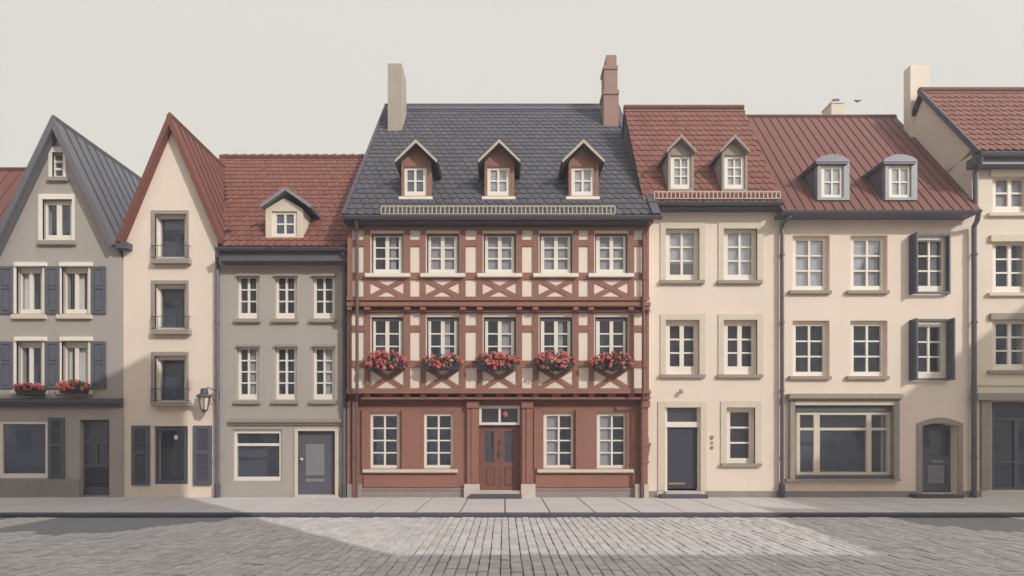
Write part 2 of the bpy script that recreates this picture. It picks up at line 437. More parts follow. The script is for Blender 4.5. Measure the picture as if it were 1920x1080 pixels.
def house_body(T, x0, x1, zt, holes, Y=0.0, m='cream_plaster', depth=5.5, rev=.3, z0=-.05, poly=None, interior=True):
    b = MB(); P = poly or [(x0,z0),(x1,z0),(x1,zt),(x0,zt)]
    b.wall(P, holes, Y, rev, depth)
    xs = [p[0] for p in P]; 
    b.add([(p[0],Y+depth,p[1]) for p in P], [tuple(range(len(P)))])
    o = T.part('wall', b, m)
    if interior:
        c = MB(); zt2 = max(p[1] for p in P[2:]) if not poly else max(poly[2][1], poly[-1][1])
        if poly: c.prism([(p[0]*.97+.03*(x0+x1)/2, p[1]-.1 if p[1] > 1 else .05) for p in P], Y+.62, Y+.64)
        else: c.box(x0+.05, x1-.05, Y+.62, Y+.64, .05, zt-.05)
        T.part('interior', c, 'interior')
    return o
def side_gables(T, x0, x1, yE, zE, yR, zR, m, t=.13, y0=0.0, yB=None, ml=None):
    """triangular gable walls under an eaves-front roof"""
    b = MB(); s = (zR-zE)/(yR-yE); zz = zE+(y0-yE)*s; c = t*math.sqrt(1+s*s)
    yb = 2*yR-y0 if yB is None else yB
    zb = zR-(yb-yR)*s-c
    poly = [(y0+.01,zz-c),(yR,zR-c),(yb,zb),(yb,zz-c-2)] if yB else [(y0+.01,zz-c),(yR,zR-c),(yb,zz-c)]
    b.xprism(poly, x0, x0+.2); T.part('gable_wall', b, ml or m)
    b = MB(); b.xprism(poly, x1-.2, x1); T.part('gable_wall', b, m)
def grid_guard(T, x0, x1, Y, z0, z1, m, sp=.14, name='snow_guard'):
    b = MB()
    b.box(x0,x1,Y-.012,Y+.012,z1-.03,z1); b.box(x0,x1,Y-.012,Y+.012,z0,z0+.025)
    n = int((x1-x0)/sp)
    for i in range(n+1):
        x = x0+(x1-x0)*i/n; b.box(x-.014,x+.014,Y-.010,Y+.010,z0+.026,z1-.031)
    for i in range(0,n+1,6):
        x = x0+(x1-x0)*i/n; b.bar((x,Y+.014,z0+.02),(x,Y+.30,z0+.12),.012)
    T.part(name, b, m)

# ------------------------------------------------------------------ ground, pavement, kerb, road
RZ = -0.09
g = MB(); g.box(-400, 400, -400, 500, -.6, RZ-.035); struct('ground', g, 'sett_joint')
KY = -3.14
p = MB(); p.box(-40, 40, KY+.16, .3, -.3, -.014); struct('pavement_bed', p, 'joint')
p = MB(); ys = [(-.01, -1.60), (-1.612, KY+.165)]
for a, c in ys:
    i = -36
    while i < 36:
        x0 = X(912)+i*1.125-.55 + 0.0
        k = random.uniform(.965,1.03); dz = random.uniform(-.002,.002); gsp = .018
        p.box(x0+gsp, x0+1.125-gsp, c, a-.014, -.03, dz, tint=(k,k,k*random.uniform(.985,1.01))); i += 1
struct('pavement', p, 'paving')
p = MB(); x = -40.0
while x < 40:
    p.xprism([(KY,-.3),(KY+.16,-.3),(KY+.16,.004),(KY+.03,.004),(KY,-.03)], x+.004, x+1.0-.004); x += 1.0
struct('kerb', p, 'kerb')
def in_patch(x, y):
    # worn asphalt patches beside the kerb
    e = .12*math.sin(x*2.3)+.1*math.sin(x*5.1+1)
    if x < -6.6 and y > -5.05+e-(0.0 if x < -8.3 else (x+8.3)*-.9) and not (-11.9 < x < -10.9): return True
    if 9.3 < x < 12.3 and y > -4.75+e+(12.3-x)*.0 and (x > 9.9 or y > -4.2): return True
    return False
p = MB(); rw = .165; i = 0
x = -27.0; y_end = -16.9
while x < 30:
    wcol = rw*random.uniform(.9,1.1)
    y = KY-.02-random.uniform(0,.3); 
    y = KY-.02
    first = True
    while y > y_end:
        ln = random.uniform(.18,.29) if not first else random.uniform(.10,.32)
        first = False
        g_ = .008; dz = random.uniform(-.008,.008)
        if not in_patch(x+wcol/2, y-ln/2):
            k = random.uniform(.87,1.1); wv = random.uniform(-.02,.02)
            j = lambda: random.uniform(-.007,.007)
            a,b_,c,d = (x+g_+j(),y-ln+g_+j()),(x+wcol-g_+j(),y-ln+g_+j()),(x+wcol-g_+j(),y-g_+j()*.5),(x+g_+j(),y-g_+j()*.5)
            cx,cy = x+wcol/2, y-ln/2
            q = .92
            vs = [(u,v,RZ-.035) for u,v in (a,b_,c,d)]+[(u,v,RZ-.008+dz) for u,v in (a,b_,c,d)]+[(cx+(u-cx)*q,cy+(v-cy)*q,RZ+.004+dz) for u,v in (a,b_,c,d)]
            fs = [(8,9,10,11)]+[(4+q_,4+(q_+1)%4,8+(q_+1)%4,8+q_) for q_ in range(4)]+[(q_,(q_+1)%4,4+(q_+1)%4,4+q_) for q_ in range(4)]
            p.add(vs, fs, tint=(k*(1+wv*.6),k,k*(1-wv)))
        y -= ln
    x += wcol
struct('road', p, 'sett')
p = MB(); p.box(-27, -5.5, -5.5, KY-.005, RZ-.2, RZ-.012); p.box(9.0, 12.8, -5.1, KY-.005, RZ-.2, RZ-.012)
struct('asphalt_patches', p, 'asphalt')

# ================================================================== HOUSE at left edge (only its red roof shows)
T = Thing('corner_house', 'red seamed metal roof of the house cut off by the left edge of the picture', 'house', (-19,0,0))
xr = X(60,1.5)
cw = [(a,a+66,t0,t1) for a in (-420,-290,-160) for t0,t1 in ((500,592),(640,730),(790,900))]
house_body(T, -24, -16.06, 7.6, [rect(*q) for q in cw], m='cream_plaster')
for a,c_,t0,t1 in cw: window(T, (a,c_,t0,t1), (a+7,c_-9,t0+8,t1-9), rec=.12, mull=5, barw=3, sill=(a-6,c_+6,t1,t1+6))
eave_roof(T, -24, -16.1, -.3, Z(317,1.6)-3.7, 1.6, Z(317,1.6), style='seam', m='metal_red', sp=.4)
side_gables(T, -24, -16.42, -.3, Z(317,1.6)-3.7, 1.6, Z(317,1.6), 'cream_plaster')

# ================================================================== HOUSE 1: grey gabled shop house
T = Thing('gabled_house', 'grey plastered house with a pointed grey gable, paned shutters and a shop below', 'house', (X(100),0,0))
y0 = -.24; A = at(100,218,y0); R = at(216,459,y0); hw = R.x-A.x; L_ = Vector((A.x-hw-.3,y0,R.z-.3*(A.z-R.z)/hw))
gable_roof(T, A.x, A.z, L_.x, L_.z, R.x, R.z, y0, 6.0, 'metal_grey', t=.12, bt=.17, barge='metal_grey', sp=.36)
wl, wr = A.x-hw-.27, X(231)
sl_ = (A.z-R.z)/hw; dz = .12*math.sqrt(1+sl_**2)+.03
def gz(x): return A.z-abs(x-A.x)*sl_-dz
poly = [(wl,-.05),(wr,-.05),(wr,gz(wr)),(A.x,gz(A.x)),(wl,gz(wl))]
sp_ = dict(shop=(3,86,794,889))
holes = [rect(98,120,286,332), rect(80,136,374,450), rect(31,81,500,588), rect(116,167,500,588),
         rect(31,81,640,730), rect(116,167,640,730), rect(-3,89,789,897), rect(149,205,787,930)]
house_body(T, wl, wr, 0, holes, m='grey_plaster', poly=poly, depth=6.0)
window(T, (98,120,286,332), (102,117,289,330), rec=.06, cols=1, rows=(1,1,1), barw=4, sill=(87,125,331,338), surround=(92,125,276,332), surm='cream_paint')
window(T, (80,136,374,450), (88,132,384,441), rec=.10, rows=(1,), mull=8, sill=(68,139,451,458), sillm='brown_stone', surround=(73,140,364,451), surm='cream_paint')
for (a,b_) in ((31,81),(116,167)):
    for (t0,t1,s) in ((500,588,589),(640,730,731)):
        cu = [(0,.52),(.8,1)] if s == 589 and a == 31 else ([(0,.16),(.4,1)] if a == 116 and s == 731 else ([(.3,.75)] if a == 116 else None))
        window(T, (a,b_,t0,t1), (a+7,b_-4,t0+12,t1-8), rec=.13, rows=(1,), mull=6, curtain=cu,
               surround=(a-5,b_+2,t0-1,t1), surm='cream_paint', sill=(a-11,b_+2,s,s+8), sillm='stone_trim',
               lintel=(a-5,b_+3,t0-9,t0-1.5,'cream_paint'))
for t0,t1 in ((499,588),(640,728)):
    for a,b_ in ((-3,23.5),(84,110.5),(171,197)): shutter(T, a, b_, t0, t1)
b = MB()
ya = -.22; x0c, x1c = wl, X(221,ya)
b.xprism([(-.22,Z(749)),(.0-.003,Z(747)),(-.003,Z(763)),(-.10,Z(763)),(-.22,Z(755))], x0c, x1c)
T.part('cornice', b, 'slate_paint')
b = MB(); b.pbox(215,238,453,465,-.22,-.001); T.part('eave_box', b, 'slate_paint')
b = MB(); b.pbox(-7,148,899,933,-.06,-.002); T.part('plinth', b, 'grey_stone')
b = MB(); b.pbox(206,230,764,933,-.05,-.002); T.part('pilaster', b, 'grey_plaster')
window(T, (-3,89,789,897), (4,85,795,888), back=True, rec=.03, cols=1, rows=(1,), name='shop_window')
shutter(T, 90, 119, 783, 898, style='louvre')
# door
def framed_door(T, outer, glass_rects, panel_rects, Y, m, pm=None, fd=.06, name='door'):
    f = MB(); x0,x1,z0,z1 = X(outer[0],Y),X(outer[1],Y),Z(outer[3],Y),Z(outer[2],Y)
    poly = [(x0,z0),(x1,z0),(x1,z1),(x0,z1)]
    f.wall(poly, [rect(*q, Y) for q in glass_rects+panel_rects], Y, .03, fd)
    o = T.part(name, f, m)
    for q in glass_rects:
        g = MB(); r = rect(*q, Y); g.prism(r, Y+.03, Y+.035); T.part('door_pane', g, 'glass', o)
    for q in panel_rects:
        g = MB(); r = rect(*q, Y); cx = (r[0][0]+r[1][0])/2; cz = (r[0][1]+r[2][1])/2
        hx = (r[1][0]-r[0][0])/2; hz = (r[2][1]-r[0][1])/2; i_ = .035
        fr = [(cx-hx,cz-hz),(cx+hx,cz-hz),(cx+hx,cz+hz),(cx-hx,cz+hz)]; inn = [(cx-hx+i_,cz-hz+i_),(cx+hx-i_,cz-hz+i_),(cx+hx-i_,cz+hz-i_),(cx-hx+i_,cz+hz-i_)]
        g.add([(x,Y+.028,z) for x,z in fr]+[(x,Y+.008,z) for x,z in inn], [(0,1,5,4),(1,2,6,5),(2,3,7,6),(3,0,4,7),(4,5,6,7)])
        T.part('door_panel', g, pm or m, o)
    return o
d = framed_door(T, (150,206,788,931), [(160,203,791,825),(160,178,831,870),(183,203,831,870)], [(160,203,877,913)], .14, 'door_grey', 'door_blue')
b = MB(); h = at(181,872,.14); b.tube([h+Vector((-.12,-.0,0)),h+Vector((-.12,-.05,0)),h+Vector((-.02,-.05,0))], .011, 8); T.part('door_handle', b, 'iron', d)

# ================================================================== HOUSE 2: cream narrow gabled house
T = Thing('gabled_house', 'narrow cream house with a steep red-brown pointed gable and three railed windows', 'house', (X(318),0,0))
y0 = -.17; A = at(318,213,y0); Lp = at(218,455,y0); R = at(421,456,y0)
gable_roof(T, A.x, A.z, Lp.x, Lp.z, R.x, R.z, y0, 3.2, 'metal_red', t=.12, bt=.14, barge='metal_red', sp=.34)
sl_ = (A.z-R.z)/(R.x-A.x); dz = .12*math.sqrt(1+sl_**2)+.03
wl, wr = X(231.5), X(408.5)
poly = [(wl,-.05),(wr,-.05),(wr,gz(wr)),(A.x,gz(A.x)),(wl,gz(wl))]
holes = [rect(291,350,402,484), rect(291,350,533,617), rect(291,350,667,753), rect(288,352,799,908)]
house_body(T, wl, wr, 0, holes, m='ivory_plaster', poly=poly, depth=3.2)
for i,(t0,t1) in enumerate(((402,484),(533,617),(667,753))):
    window(T, (291,350,t0,t1), (300,346,t0+8,t1-3), rec=.16, cols=1, rows=(1,), surround=(284,354,t0-7,t1), surm='brown_stone',
           sill=(282,353,t1,t1+9), sillm='brown_stone', sproud=.16, frame='cream_paint', name='window')
    b = MB(); Yr = -.12; x0,x1 = X(283,Yr),X(354,Yr); zt,zb = Z(t1-24,Yr),Z(t1-2,Yr)
    b.tube([(x0,-.03,zt),(x0,Yr,zt),(x1,Yr,zt),(x1,-.03,zt)], .012, 6); b.tube([(x0,-.03,zb),(x0,Yr,zb),(x1,Yr,zb),(x1,-.03,zb)], .010, 6)
    for j in range(12):
        x = x0+(x1-x0)*j/11; b.tube([(x,Yr,zb),(x,Yr,zt)], .007, 5)
    T.part('railing', b, 'iron')
window(T, (288,352,799,908), (296,345,808,901), rec=.07, cols=1, rows=(1,), frame='door_grey', name='window')
shutter(T, 246, 279.5, 798, 910, style='louvre'); shutter(T, 362, 396, 798, 910, style='louvre')
o = MB(); c = at(330,820,.125); o.ball(c, .085, 12, 8, (.8,.25,1)); ob = o.build('window_ornament', 'white_glass'); ob['label'] = 'pale oval ornament hanging inside the ground floor window between louvred shutters'; ob['category'] = 'ornament'
# wall lamp on house 2
L2 = Thing('wall_lamp', 'dark wrought iron lantern on the cream gabled house beside the drainpipe', 'wall lamp', (X(398),0,Z(750)))
yl = -.26; c = at(383,752,yl)
b = MB(); b.box(c.x+.24,c.x+.32,-.025,0,c.z+.05,c.z+.36); b.tube([(c.x+.28,-.02,c.z+.22),(c.x+.26,-.14,c.z+.34),(c.x+.1,yl,c.z+.42),(c.x,yl,c.z+.30)], .018, 8)
b.tube([(c.x+.28,-.02,c.z+.08),(c.x+.22,-.1,c.z+.02),(c.x+.17,-.17,c.z+.10)], .012, 8); L2.part('bracket', b, 'iron')
b = MB(); b.tube([(c.x,yl,c.z+.13),(c.x,yl,c.z+.20),(c.x,yl,c.z+.22),(c.x,yl,c.z+.37),(c.x,yl,c.z+.40)], [.24,.17,.11,.10,.03], 6); L2.part('lamp_cap', b, 'iron')
b = MB(); b.tube([(c.x,yl,c.z-.26),(c.x,yl,c.z+.128)], [.09,.16], 6); L2.part('lamp_glass', b, 'stone_trim')
b = MB()
for j in range(6):
    a = math.pi*2*j/6; b.bar((c.x+.165*math.cos(a),yl+.165*math.sin(a),c.z+.125),(c.x+.095*math.cos(a),yl+.095*math.sin(a),c.z-.26),.010)
b.tube([(c.x,yl,c.z-.26),(c.x,yl,c.z-.30),(c.x,yl,c.z-.36)], [.105,.07,.02], 6); L2.part('lamp_cage', b, 'iron')

A2x, A2z, sl2 = A.x, A.z, sl_
# ================================================================== HOUSE 3: taupe house, red tile roof
T = Thing('tiled_house', 'grey-beige house with a red scalloped tile roof and one small pale dormer', 'house', (X(528),0,0))
yE,zE = -.32, Z(463,-.32); yR = 3.05; zR = Z(296,yR)
xl3, xr3 = X(413,yR), -4.86
def valley(x, y):
    # the slope runs left behind the neighbour's gable only where it clears that roof
    z = zE+(zR-zE)*(y-yE)/(yR-yE)
    return x > -8.62 or (y > .15 and z > A2z-abs(x-A2x)*sl2-.12)
b = MB(); s3 = (zR-zE)/(yR-yE); yv = yE+(A2z-.25-zE)/s3
tiles(b, xl3, xr3, yE, zE, yR, zR, w=.225, r=.275, keep=valley)
pl = [(-8.62,yE),(xr3,yE),(xr3,yR),(xl3,yR),(xl3,yv),(A2x,yv)]
tp = [(x,y,zE+(y-yE)*s3) for x,y in pl]; n_ = len(tp)
b.add(tp+[(x,y,z-.16) for x,y,z in tp], [tuple(range(n_)), tuple(range(2*n_-1,n_-1,-1))]+[(i,i+n_,(i+1)%n_+n_,(i+1)%n_) for i in range(n_)], mi=1)
yb3 = 2*yR-.3; b.slab((xr3,yb3,zR-(yb3-yR)*s3),(xl3,yb3,zR-(yb3-yR)*s3),(xl3,yR,zR),(xr3,yR,zR),.1,mi=1)
x_ = xl3
while x_ < xr3-.05:
    b.tube([(x_,yR,zR+.025),(min(x_+.33,xr3),yR,zR+.045)], [.085,.10], 8); x_ += .34
T.part('roof', b, ['tile_red','tile_under'])
def roofhit(px, py, yE, zE, yR, zR):
    s = (zR-zE)/(yR-yE); a = (CY-py)/F; # z-CZ = a*(D+y); z = zE+(y-yE)*s
    y = (zE-yE*s-CZ-a*D)/(a-s); return Vector(((px-CX)*(D+y)/F, y, zE+(y-yE)*s))
wl, wr = X(410), X(647)
holes = []
cs = ((444,486),(515,557),(586,628))
for a,b_ in cs: holes += [rect(a,b_,515,597), rect(a,b_,648,749)]
holes += [rect(437,529,805,902), rect(556,630,806,930)]
house_body(T, wl, wr, zE+.15, holes, m='taupe_plaster')
b = MB(); s=(zR-zE)/(yR-yE); c_=.13*math.sqrt(1+s*s)
b.xprism([(yR-.6,zR-.6*s-c_-.05),(2*yR-.6,zE-.1),(2*yR-.6,zR-(yR-.6)*s-c_),(yR,zR-c_)], xl3+.15, xl3+.35); T.part('gable_wall', b, 'taupe_plaster')
for k,(a,b_) in enumerate(cs):
    window(T, (a,b_,515,597), (a+7,a+37,521,587), rec=.10, mull=3.5, barw=2.5, sill=(a-6,b_+1,598,604), sillm='brown_stone', lintel=(a-1,b_,513,517,'brown_stone'))
    window(T, (a,b_,648,749), (a+7,a+37,655,739), rec=.10, rows=(1,1,1,1), mull=3.5, barw=2.5, sill=(a-6,b_+1,751,757), sillm='brown_stone',
           lintel=(a-1,b_,646,650,'brown_stone'), blind=(.5,1,1) if k == 2 else ((.55,.9,1) if k == 0 else None))
b = MB(); b.pbox(429,640,785,792,-.12,-.002); b.pbox(431,638,792.5,796,-.07,-.002); T.part('cornice', b, 'brown_stone')
window(T, (437,529,805,902), (443.5,524,812.5,894), rec=.07, cols=1, rows=(.26,.74), barw=5, name='shop_window')
window_s = MB()
b = MB(); b.pbox(552,558,804,931,-.03,.0-.002); b.pbox(628,634,804,931,-.03,-.002); b.pbox(558,628,803,808,-.03,-.002); T.part('door_surround', b, 'stone_trim')
d = framed_door(T, (559,629,808,928), [], [(571,609,831,893),(571,609,896,905)], .10, 'door_grey', 'panel_grey')
b = MB(); b.ball(at(565.5,861,.03), .05, 10, 8); b.tube([at(565.5,861,.04),at(565.5,861,.1)], .018, 8); T.part('door_knob', b, 'pale_stone', d)
b = MB(); b.pbox(552,634,929,934,-.15,.1); T.part('doorstep', b, 'pale_stone')
gutter(T, X(404,-.46), X(649,-.42), -.42, Z(466,-.42), h=.14, fascia=.34)
pipe(T, [at(408,470,-.42), at(407,480,-.36), at(407.5,492,-.09), at(407.5,520,-.09), (at(407.5,520,-.09).x,-.09,0)])
pipe(T, [at(644,474,-.42), at(644,486,-.30), at(645,498,-.09), at(645,540,-.09), (at(645,520,-.09).x,-.09,0)])
# dormer 3
def dormer(T, yf, body, apex_y, ov, window_o, window_p, roofp, mwall, mroof, wrows=(1,1), trim=None, roof_th=.07, sill=None, frame='cream_paint', arch=False, sidem=None, mull=3.5, barw=2.2,blind=None,trimw=.07, gable=None, yfo=-.14):
    """body = px x0,x1,ytop,ybottom at depth yf; apex_y px of wall apex; ov = px (xl, xr, yeave, yapex) of the little roof's verge"""
    yE,zE,yR,zR = roofp; s = (zR-zE)/(yR-yE)
    def depth(z): return yE+(z-zE)/s
    x0,x1,zt,zb = X(body[0],yf),X(body[1],yf),Z(body[2],yf),Z(body[3],yf)
    xa = (x0+x1)/2
    b = MB(); hole = rect(*window_o, yf)
    if arch or gable == 'flat': poly = [(x0,zb),(x1,zb),(x1,zt),(x0,zt)]
    else: poly = [(x0,zb),(x1,zb),(x1,zt),(xa,Z(apex_y,yf)),(x0,zt)]
    b.wall(poly, [hole], yf, .12, .12)
    root = T.part('dormer', b, mwall)
    for x in (x0, x1-.05):
        c = MB(); c.xprism([(yf+.12,zb),(depth(zt)+.1,zt),(yf+.12,zt)], x, x+.05)
        T.part('cheek', c, sidem or mwall, root)
    yo = yf+yfo
    xl,xr,ze,za = X(ov[0],yo),X(ov[1],yo),Z(ov[2],yo),Z(ov[3],yo); xm = (xl+xr)/2
    r = MB()
    if arch:
        n = 12; top = []; 
        for i in range(n+1):
            t = i/n; top.append((xl+(xr-xl)*t, ze+(za-ze)*math.sin(math.pi*t)**.7))
        low = [(xr,ze-.05),(xl,ze-.05)]
        pts = top+low; k = len(pts)
        vs = [(x,yo,z) for x,z in pts]+[(x,depth(z)+.12,z) for x,z in pts]
        r.add(vs, [tuple(range(k))]+[(i,i+k,(i+1)%k+k,(i+1)%k) for i in range(k)])
        r.box(xl+.02,xr-.02,yo+.02,depth(ze)+.0,ze-.10,ze-.02)
    else:
        ya, yb_ = depth(za)+.05, depth(ze)+.05
        r.slab((xl,yo,ze),(xm,yo,za),(xm,ya,za),(xl,yb_,ze), -roof_th)
        r.slab((xm,yo,za),(xr,yo,ze),(xr,yb_,ze),(xm,ya,za), -roof_th)
    T.part('dormer_roof', r, mroof, root)
    if trim:
        q = MB()
        for xe,sg in ((xl,-1),(xr,1)):
            V = Vector((xe-xm, ze-za)).normalized()
            dr = trimw/abs(V.x)
            q.prism([(xm,za+roof_th+.03),(xe,ze+roof_th+.0),(xe,ze+roof_th-trimw*1.1),(xm,za+roof_th+.03-dr)], yo-.03, yo-.002)
        T.part('verge_trim', q, trim, root)
    # window: frame, pane and dark interior, as sub-parts of the dormer
    f = MB(); YF = yf+.05; e=.003
    ox0,ox1,oz0,oz1 = hole[0][0]+e,hole[1][0]-e,hole[0][1]+e,hole[2][1]-e
    ix0,ix1,iz0,iz1 = X(window_p[0],YF),X(window_p[1],YF),Z(window_p[3],YF),Z(window_p[2],YF)
    kx = (D+YF)/F
    f.box(ox0,ix0,YF,YF+.05,oz0,oz1); f.box(ix1,ox1,YF,YF+.05,oz0,oz1); f.box(ix0,ix1,YF+.001,YF+.05,iz1,oz1); f.box(ix0,ix1,YF+.001,YF+.05,oz0,iz0)
    xm2 = (ix0+ix1)/2; mw = mull*kx/2; f.box(xm2-mw,xm2+mw,YF+.006,YF+.045,iz0,iz1)
    acc = 0; tot = sum(wrows)
    for rr in wrows[:-1]:
        acc += rr; z = iz1-(iz1-iz0)*acc/tot; bw = barw*kx/2
        f.box(ix0,xm2-mw,YF+.012,YF+.04,z-bw,z+bw); f.box(xm2+mw,ix1,YF+.012,YF+.04,z-bw,z+bw)
    T.part('window_frame', f, frame, root)
    p_ = MB(); p_.add([(ix0,YF+.035,iz0),(ix1,YF+.035,iz0),(ix1,YF+.035,iz1),(ix0,YF+.035,iz1)], [(0,1,2,3)]); T.part('pane', p_, 'glass', root)
    p_ = MB(); p_.box(ox0,ox1,YF+.055,YF+.07,oz0,oz1); T.part('blind' if blind else 'interior', p_, 'blind' if blind else 'interior', root)
    if sill:
        q = MB(); q.pbox(sill[0],sill[1],sill[2],sill[3],yf-.10,yf+.03); T.part('dormer_sill', q, sill[4], root)
    return root
RP3 = (yE,zE,yR,zR)
h = roofhit(533,446,*RP3)
dormer(T, h.y-.05, (498,568,392,448), 371, (489,582,388,357), (509,557,396,443), (518,551,402,438), RP3, 'stone_trim', 'zinc_pale', trim='zinc_pale', mull=3.5, barw=3, roof_th=.08, trimw=.1)

# ================================================================== HOUSE 4: half-timbered house
T = Thing('half_timbered_house', 'tall red half-timbered house with a dark slate roof, three dormers and geraniums', 'house', (X(935),0,0))
yE = -.76; zE = Z(404,yE); yR = 4.15; zR = Z(200,yR)
RP4 = (yE,zE,yR,zR)
xl4, xr4 = X(643,yE), X(1236,yE)
eave_roof(T, xl4, xr4, yE, zE, yR, zR, m='tile_slate', under='slate_under', w=.255, r=.30, skew=.28, jit=.12)
b = MB(); V = Vector((0,yR-yE,zR-zE)).normalized(); N = Vector((0,-V.z,V.y))
for x0,x1 in ((xl4-.02,xl4+.07),(xr4-.22,xr4+.03)):
    b.slab(Vector((x0,yE-.02,zE))+N*.065,Vector((x1,yE-.02,zE))+N*.065,Vector((x1,yR,zR))+N*.065,Vector((x0,yR,zR))+N*.065,.20)
q0 = Vector((xl4,yR,zR))-V*.42
b.slab(q0+N*.06,Vector((xr4,q0.y,q0.z))+N*.06,Vector((xr4,yR,zR))+N*.06,Vector((xl4,yR,zR))+N*.06,.05)
T.part('flashing', b, 'slate_paint')
side_gables(T, X(652), X(1216), yE, zE, yR, zR, 'infill_plaster', y0=-.45, t=.16)
Y3, Y2 = -.50, -.32
XP = [(651,659),(683,694),(758,769),(788,798),(862,873),(894,905),(969,979),(999,1010),(1075,1085),(1104,1114),(1179,1189),(1212,1217)]
BAYS = [(694,758),(798,862),(905,969),(1010,1075),(1114,1179)]
INF = [(659,683),(769,788),(873,894),(979,999),(1085,1104),(1189,1212)]
def storey(Yw, ytop, ybot, wt, wb, r1, r2, back):
    b = MB(); holes = [rect(a+1.5,c-1.5,wt,wb,Yw) for a,c in BAYS]
    P = rect(651,1217,ytop,ybot,Yw); b.wall(P, holes, Yw, .25, back)
    T.part('wall', b, 'infill_plaster')
    c = MB(); c.prism(rect(653,1215,ytop+1,ybot-1,Yw), Yw+.5, Yw+.52); T.part('interior', c, 'interior')
    t = MB(); yt = Yw-.035
    for a,c in XP: t.pbox(a,c,ytop,ybot,yt,Yw-.001)
    yh = yt+.004
    for a,c in INF:
        t.pbox(a,c,r1[0],r1[1],yh,Yw-.001); t.pbox(a,c,r2[0],r2[1],yh,Yw-.001)
    for a,c in BAYS:
        t.pbox(a,c,wb+6.5,r2[1],yh,Yw-.001)
        zt,zb = Z(r2[1],yh),Z(ybot-4,yh); x0,x1 = X(a,yh),X(c,yh); wd = .072
        for (p0,p1) in (((x0,zt),(x1,zb)),((x0,zb),(x1,zt))):
            d = Vector((p1[0]-p0[0],p1[1]-p0[1])).normalized(); 
            yy = yh+.004 if p0[1] == zt else yh+.007
            v = wd/abs(d.x)
            t.prism([(p0[0],p0[1]-v),(p1[0],p1[1]-v),(p1[0],p1[1]+v),(p0[0],p0[1]+v)], yy, Yw-.001)
    t.pbox(650,1218,ybot-5,ybot+2,yt-.02,Yw-.001)
    return t
t = storey(Y3, 425, 561, 436, 512, (449.5,461.5), (511,524), 5)
t.pbox(651,1217,425,431.5,Y3-.045,Y3-.036)
T.part('timber_frame', t, 'timber')
t = storey(Y2, 583, 733, 594, 680, (610,622), (676,689), 5)
t.pbox(651,1217,583,587,Y2-.045,Y2-.036)
T.part('timber_frame', t, 'timber')
for k,(a,c) in enumerate(BAYS):
    m_ = (a+c)/2
    window(T, (a+1.5,c-1.5,436,512), (m_-22,m_+22,444,505), Y=Y3, rec=.085, mull=7, barw=2.6, sill=(a-10,c+10,512,518.5), sillm='cream_paint', sproud=.13,
           blind=(.0,.99,1) if k else (.62,.85,1), fd=.05, recess_shade=(.045,.07))
    window(T, (a+1.5,c-1.5,594,680), (m_-22,m_+22,602,673), Y=Y2, rec=.085, mull=7, barw=2.6,
           blind=(.5,.99,1) if k in (2,) else ((.55,.8,1) if k in (1,3) else None), fd=.05, recess_shade=(.045,.10))
# jetty beams between storeys
boxes(T,'jetty_beam',[(650,1220,566,573.5)],Y3-.06,Y3+.3,'timber'); boxes(T,'jetty_beam',[(652,1219,580.5,584.5)],Y2-.10,Y2+.3,'timber')
boxes(T,'beam_end',[(a,c,573.6,580.4) for a,c in XP[:-1]+[(1207,1218)]],Y3-.03,Y3+.3,'timber')
b = MB(); b.pbox(653,1217,572,582,Y2-.02,Y2+.3); T.part('beam_shade', b, 'timber_dark')  # dark strip paints the shade between the beam ends
boxes(T,'jetty_beam',[(650,1221,733,737.5)],Y2-.06,Y2+.3,'timber'); boxes(T,'jetty_beam',[(677,1220,744.5,748.5)],-.26,.1,'timber')
boxes(T,'beam_end',[(a,c,737.6,744.4) for a,c in XP[1:-1]]+[(1208,1219,737.6,744.4)],-.28,.1,'timber')
boxes(T,'beam_end',[(m_-8.5,m_+8.5,737.6,744.4) for m_ in (727,831,938,1043,1147)],-.24,.1,'timber')
b = MB(); b.pbox(655,1217,736,760,-.05,.1); T.part('beam_shade', b, 'timber_dark')  # dark strip stands in for the shadow under the jetty
# ground floor
GW = [(693,749),(794,850),(1019,1075.5),(1119,1174.5)]
b = MB(); holes = [rect(a,c,773,879) for a,c in GW]+[rect(898,975,760,930)]
b.wall(rect(655,1210,740,935), holes, 0, .3, 5); T.part('wall', b, 'red_plaster')
c = MB(); c.prism(rect(660,1205,745,932), .45, .47); T.part('interior', c, 'interior')
for k,(a,c_) in enumerate(GW):
    window(T, (a,c_,773,879), (a+6,c_-5,780,872), rec=.09, rows=(1,1,1,1), mull=3.5, barw=2.6, fd=.05, blind=((0,.45,1) if k == 2 else ((0,.45,1) if k == 3 else None)))
boxes(T,'window_ledge',[(680,858,880,886),(1008,1189,880,886)],-.10,-.002,'stone_trim')
for a,c_ in ((678,870),(1003,1192)):
    b = MB(); b.pbox(a,c_,918.5,935,-.05,-.002); b.pbox(a-1,c_,915.5,919,-.07,-.002); T.part('plinth', b, 'grey_stone')
boxes(T,'wall_panel',[(a,c_,768,879.5) for a,c_ in ((678,690.5),(753,790.5),(1001,1016.5),(1080,1116))],-.055,-.002,'red_plaster')
boxes(T,'wall_panel',[(682,856,892,914),(1004,1178,892,914)],-.045,-.002,'red_plaster')
for a,c_ in ((876,897),(979,999)):
    b = MB(); b.pbox(a,c_,764,908,-.10,-.002); b.pbox(a-1,c_+1,752,764.5,-.15,-.002); b.pbox(a+8,c_-3,766,906,-.125,-.099); T.part('pilaster', b, 'red_plaster')
boxes(T,'base_stone',[(870,899,908,935),(977,1004,908,935)],-.16,-.002,'pale_stone')
